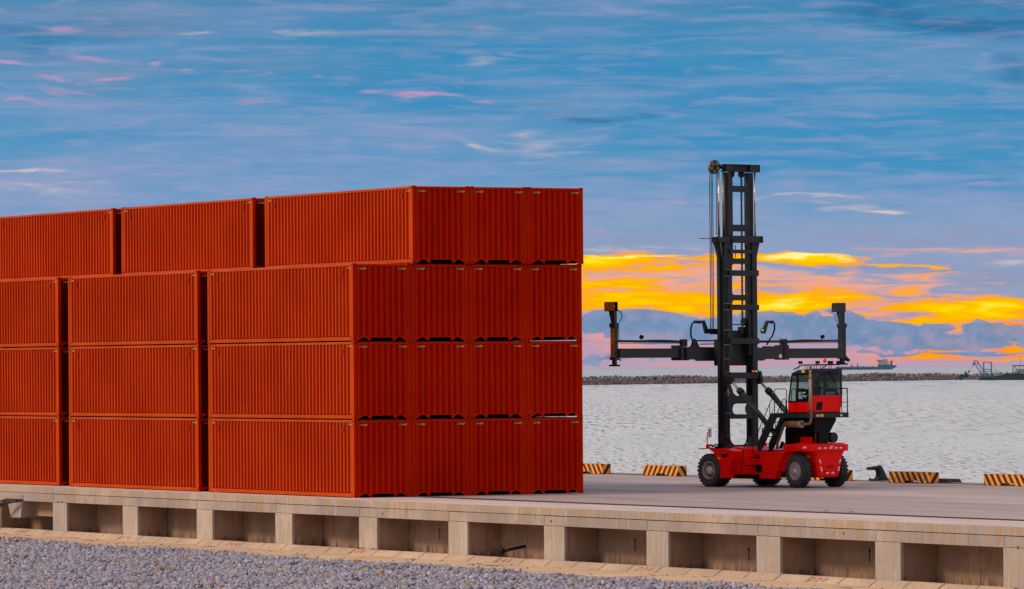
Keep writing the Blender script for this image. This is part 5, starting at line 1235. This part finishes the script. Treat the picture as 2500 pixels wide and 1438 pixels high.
VX=np.stack([CAM[0]+R_*np.cos(el)*np.sin(az),CAM[1]+R_*np.cos(el)*np.cos(az),CAM[2]+R_*np.sin(el)],-1).reshape(-1,3)
na,nb_=UU.shape; idx=np.arange(na*nb_).reshape(na,nb_)
F=np.stack([idx[:-1,:-1],idx[:-1,1:],idx[1:,1:],idx[1:,:-1]],-1).reshape(-1,4)
me=bpy.data.meshes.new('sky'); me.vertices.add(len(VX)); me.vertices.foreach_set('co',VX.astype(np.float32).ravel())
me.loops.add(F.size); me.loops.foreach_set('vertex_index',F.astype(np.int32).ravel()); me.polygons.add(len(F))
me.polygons.foreach_set('loop_start',np.arange(0,F.size,4,dtype=np.int32)); me.polygons.foreach_set('loop_total',np.full(len(F),4,np.int32)); me.update(calc_edges=True)
LAYERS=(('azure','lav','grey'),('peach','pink','cream'),('yel','glow','orange'),('cum','dark','haze'))
for k,tr in enumerate(LAYERS):
    at=me.color_attributes.new('cloud%d'%k,'FLOAT_COLOR','POINT')
    A=np.stack([fieldn(q) for q in tr]+[np.ones(UU.shape)],-1).reshape(-1,4); at.data.foreach_set('color',A.astype(np.float32).ravel())
m=bpy.data.materials.new('sky_clouds'); m.use_nodes=True; t=N(m.node_tree); t.n.clear()
dv=t.vmath('SUBTRACT',t.new('ShaderNodeNewGeometry').outputs['Position'],CAM)
U,V,c=generic(t,dv)
FD={}
for k,tr in enumerate(LAYERS):
    a=t.new('ShaderNodeAttribute'); a.attribute_name='cloud%d'%k; s3=t.new('ShaderNodeSeparateXYZ'); t.lk(a.outputs['Vector'],s3.inputs[0])
    for q,o_ in zip(tr,s3.outputs): FD[q]=o_
cb=t.new('ShaderNodeCombineXYZ'); t.lk(U,cb.inputs[0]); t.lk(V,cb.inputs[1]); P=cb.outputs[0]
def nz(sx,sy,detail=5,rough=.6,off=(0,0),dist=0):
    m_=t.new('ShaderNodeMapping'); t.lk(P,m_.inputs[0]); m_.inputs['Scale'].default_value=(sx,sy,1); m_.inputs['Location'].default_value=(off[0],off[1],0)
    return t.noise(m_.outputs[0],1.0,detail,rough,dist,'2D')
def mask(key,noise,k,lo,hi): return t.mapr(t.math('MULTIPLY_ADD',t.math('SUBTRACT',noise,.5),k,FD[key]),lo,hi)
MUL=lambda a,b: t.math('MULTIPLY',a,b)
nS=nz(.045,.30,5,.52,(0,0),.3); nS2=nz(.020,.12,5,.52,(7,3),.3); nF=nz(.075,.62,5,.52,(50,20),.4); nC=nz(.20,.26,6,.60,(11,2)); nG=nz(.016,.42,4,.5,(70,33),.2)
azure=t.mix(t.mapr(V,25,75),lin(62,146,194),lin(52,136,186)); lav=t.mix(t.mapr(V,20,72),lin(150,163,200),lin(128,152,194))
c=t.mix(MUL(t.mapr(nS2,.36,.66),.40),c,lav)
c=t.mix(MUL(mask('azure',nS,2.2,-.2,.9),.88),c,azure)
c=t.mix(MUL(mask('dark',nS,1.8,.0,1.0),.70),c,lin(42,104,150))
c=t.mix(MUL(mask('haze',nS,1.4,-.2,1.1),.75),c,lin(112,145,178))
c=t.mix(MUL(mask('lav',nS,2.6,.05,1.3),.62),c,lav)
hi=t.mapr(V,22,34)
c=t.mix(MUL(MUL(t.mapr(nF,.46,.74),hi),.26),c,lin(170,162,202))
c=t.mix(MUL(MUL(t.mapr(nF,.26,.50,1,0),hi),.26),c,lin(72,142,192))
c=t.mix(MUL(MUL(t.mapr(nG,.50,.72),hi),.18),c,lin(176,164,196))
c=t.mix(MUL(mask('grey',nF,2.2,-.1,1.2),.85),c,lin(142,152,184))
c=t.mix(MUL(mask('peach',nF,2.4,.0,1.0),.92),c,t.ramp(t.math('DIVIDE',V,30.),[(0,lin(220,152,152)),(.3,lin(228,160,158)),(.6,lin(246,172,138)),(.85,lin(214,168,172))]))
c=t.mix(MUL(mask('pink',nF,1.6,-.1,1.2),.74),c,lin(208,150,188))
c=t.mix(MUL(mask('cream',nF,1.5,-.2,1.5),.85),c,lin(232,208,192))
ye=t.math('MULTIPLY_ADD',t.math('SUBTRACT',nF,.5),2.8,FD['yel'])
c=t.mix(t.mapr(ye,-.22,.55),c,t.ramp(t.math('DIVIDE',ye,2.0),[(.02,lin(250,160,100)),(.16,lin(255,165,20)),(.45,lin(255,190,0)),(.70,lin(255,212,0)),(.95,lin(255,232,60))]))
c=t.mix(MUL(mask('glow',nF,1.6,.0,1.1),.95),c,lin(255,248,150))
orr=t.math('MULTIPLY_ADD',t.math('SUBTRACT',nF,.5),2.4,FD['orange']); c=t.mix(t.mapr(orr,.05,.40),c,t.mix(t.mapr(orr,.2,1.1),lin(255,140,50),lin(255,165,0)))
cu=t.math('MULTIPLY_ADD',t.math('SUBTRACT',nC,.5),1.2,t.math('MULTIPLY_ADD',t.math('SUBTRACT',nS,.5),.5,FD['cum']))
c=t.mix(MUL(t.mapr(cu,.10,.26),.95),c,t.mix(t.mapr(nC,.35,.65),lin(108,140,178),t.mix(t.mapr(nS,.4,.6),lin(126,150,186),lin(152,150,178))))
c=t.mix(t.mapr(V,.15,2.2,.45,0.),c,lin(165,165,190))
em=t.new('ShaderNodeEmission'); t.lk(c,em.inputs[0]); mo=t.new('ShaderNodeOutputMaterial'); t.lk(em.outputs[0],mo.inputs[0])
m.cycles.emission_sampling='NONE'
me.materials.append(m); o=bpy.data.objects.new('sky',me); COL.objects.link(o); o['kind']='structure'; o['label']='sunset sky of blue and lilac streaks with burning yellow bands low on the right'

# ------------------------------------------------------------------ sun and camera
sd=bpy.data.lights.new('sun','SUN'); sd.energy=SUNE; sd.angle=radians(14); sd.color=(1,.80,.62)
so=bpy.data.objects.new('sun',sd); COL.objects.link(so); so.rotation_euler=Vector(SUND).to_track_quat('Z','Y').to_euler()
cam=bpy.data.cameras.new('camera'); co=bpy.data.objects.new('camera',cam); COL.objects.link(co)
cam.sensor_width=36; cam.lens=12079.29/2500*36; cam.clip_start=1; cam.clip_end=120000
PI_,RO=.01518,.00729
fw=Vector((sin(TH)*cos(PI_),cos(TH)*cos(PI_),sin(PI_))); rt=Vector((cos(TH),-sin(TH),0)); up=rt.cross(fw)
e1=rt*cos(RO)-up*sin(RO); e2=rt*sin(RO)+up*cos(RO)
# roll convention: image x = X cos - Y sin, image y = X sin + Y cos
Mx=Matrix((e1,e2,-fw)).transposed().to_4x4(); Mx.translation=Vector(CAM); co.matrix_world=Mx
sc.camera=co
sc.view_settings.view_transform='Standard'; sc.view_settings.look='None'; sc.view_settings.exposure=0; sc.view_settings.gamma=1
sc.cycles.use_denoising=True; sc.cycles.max_bounces=6; sc.cycles.transparent_max_bounces=8
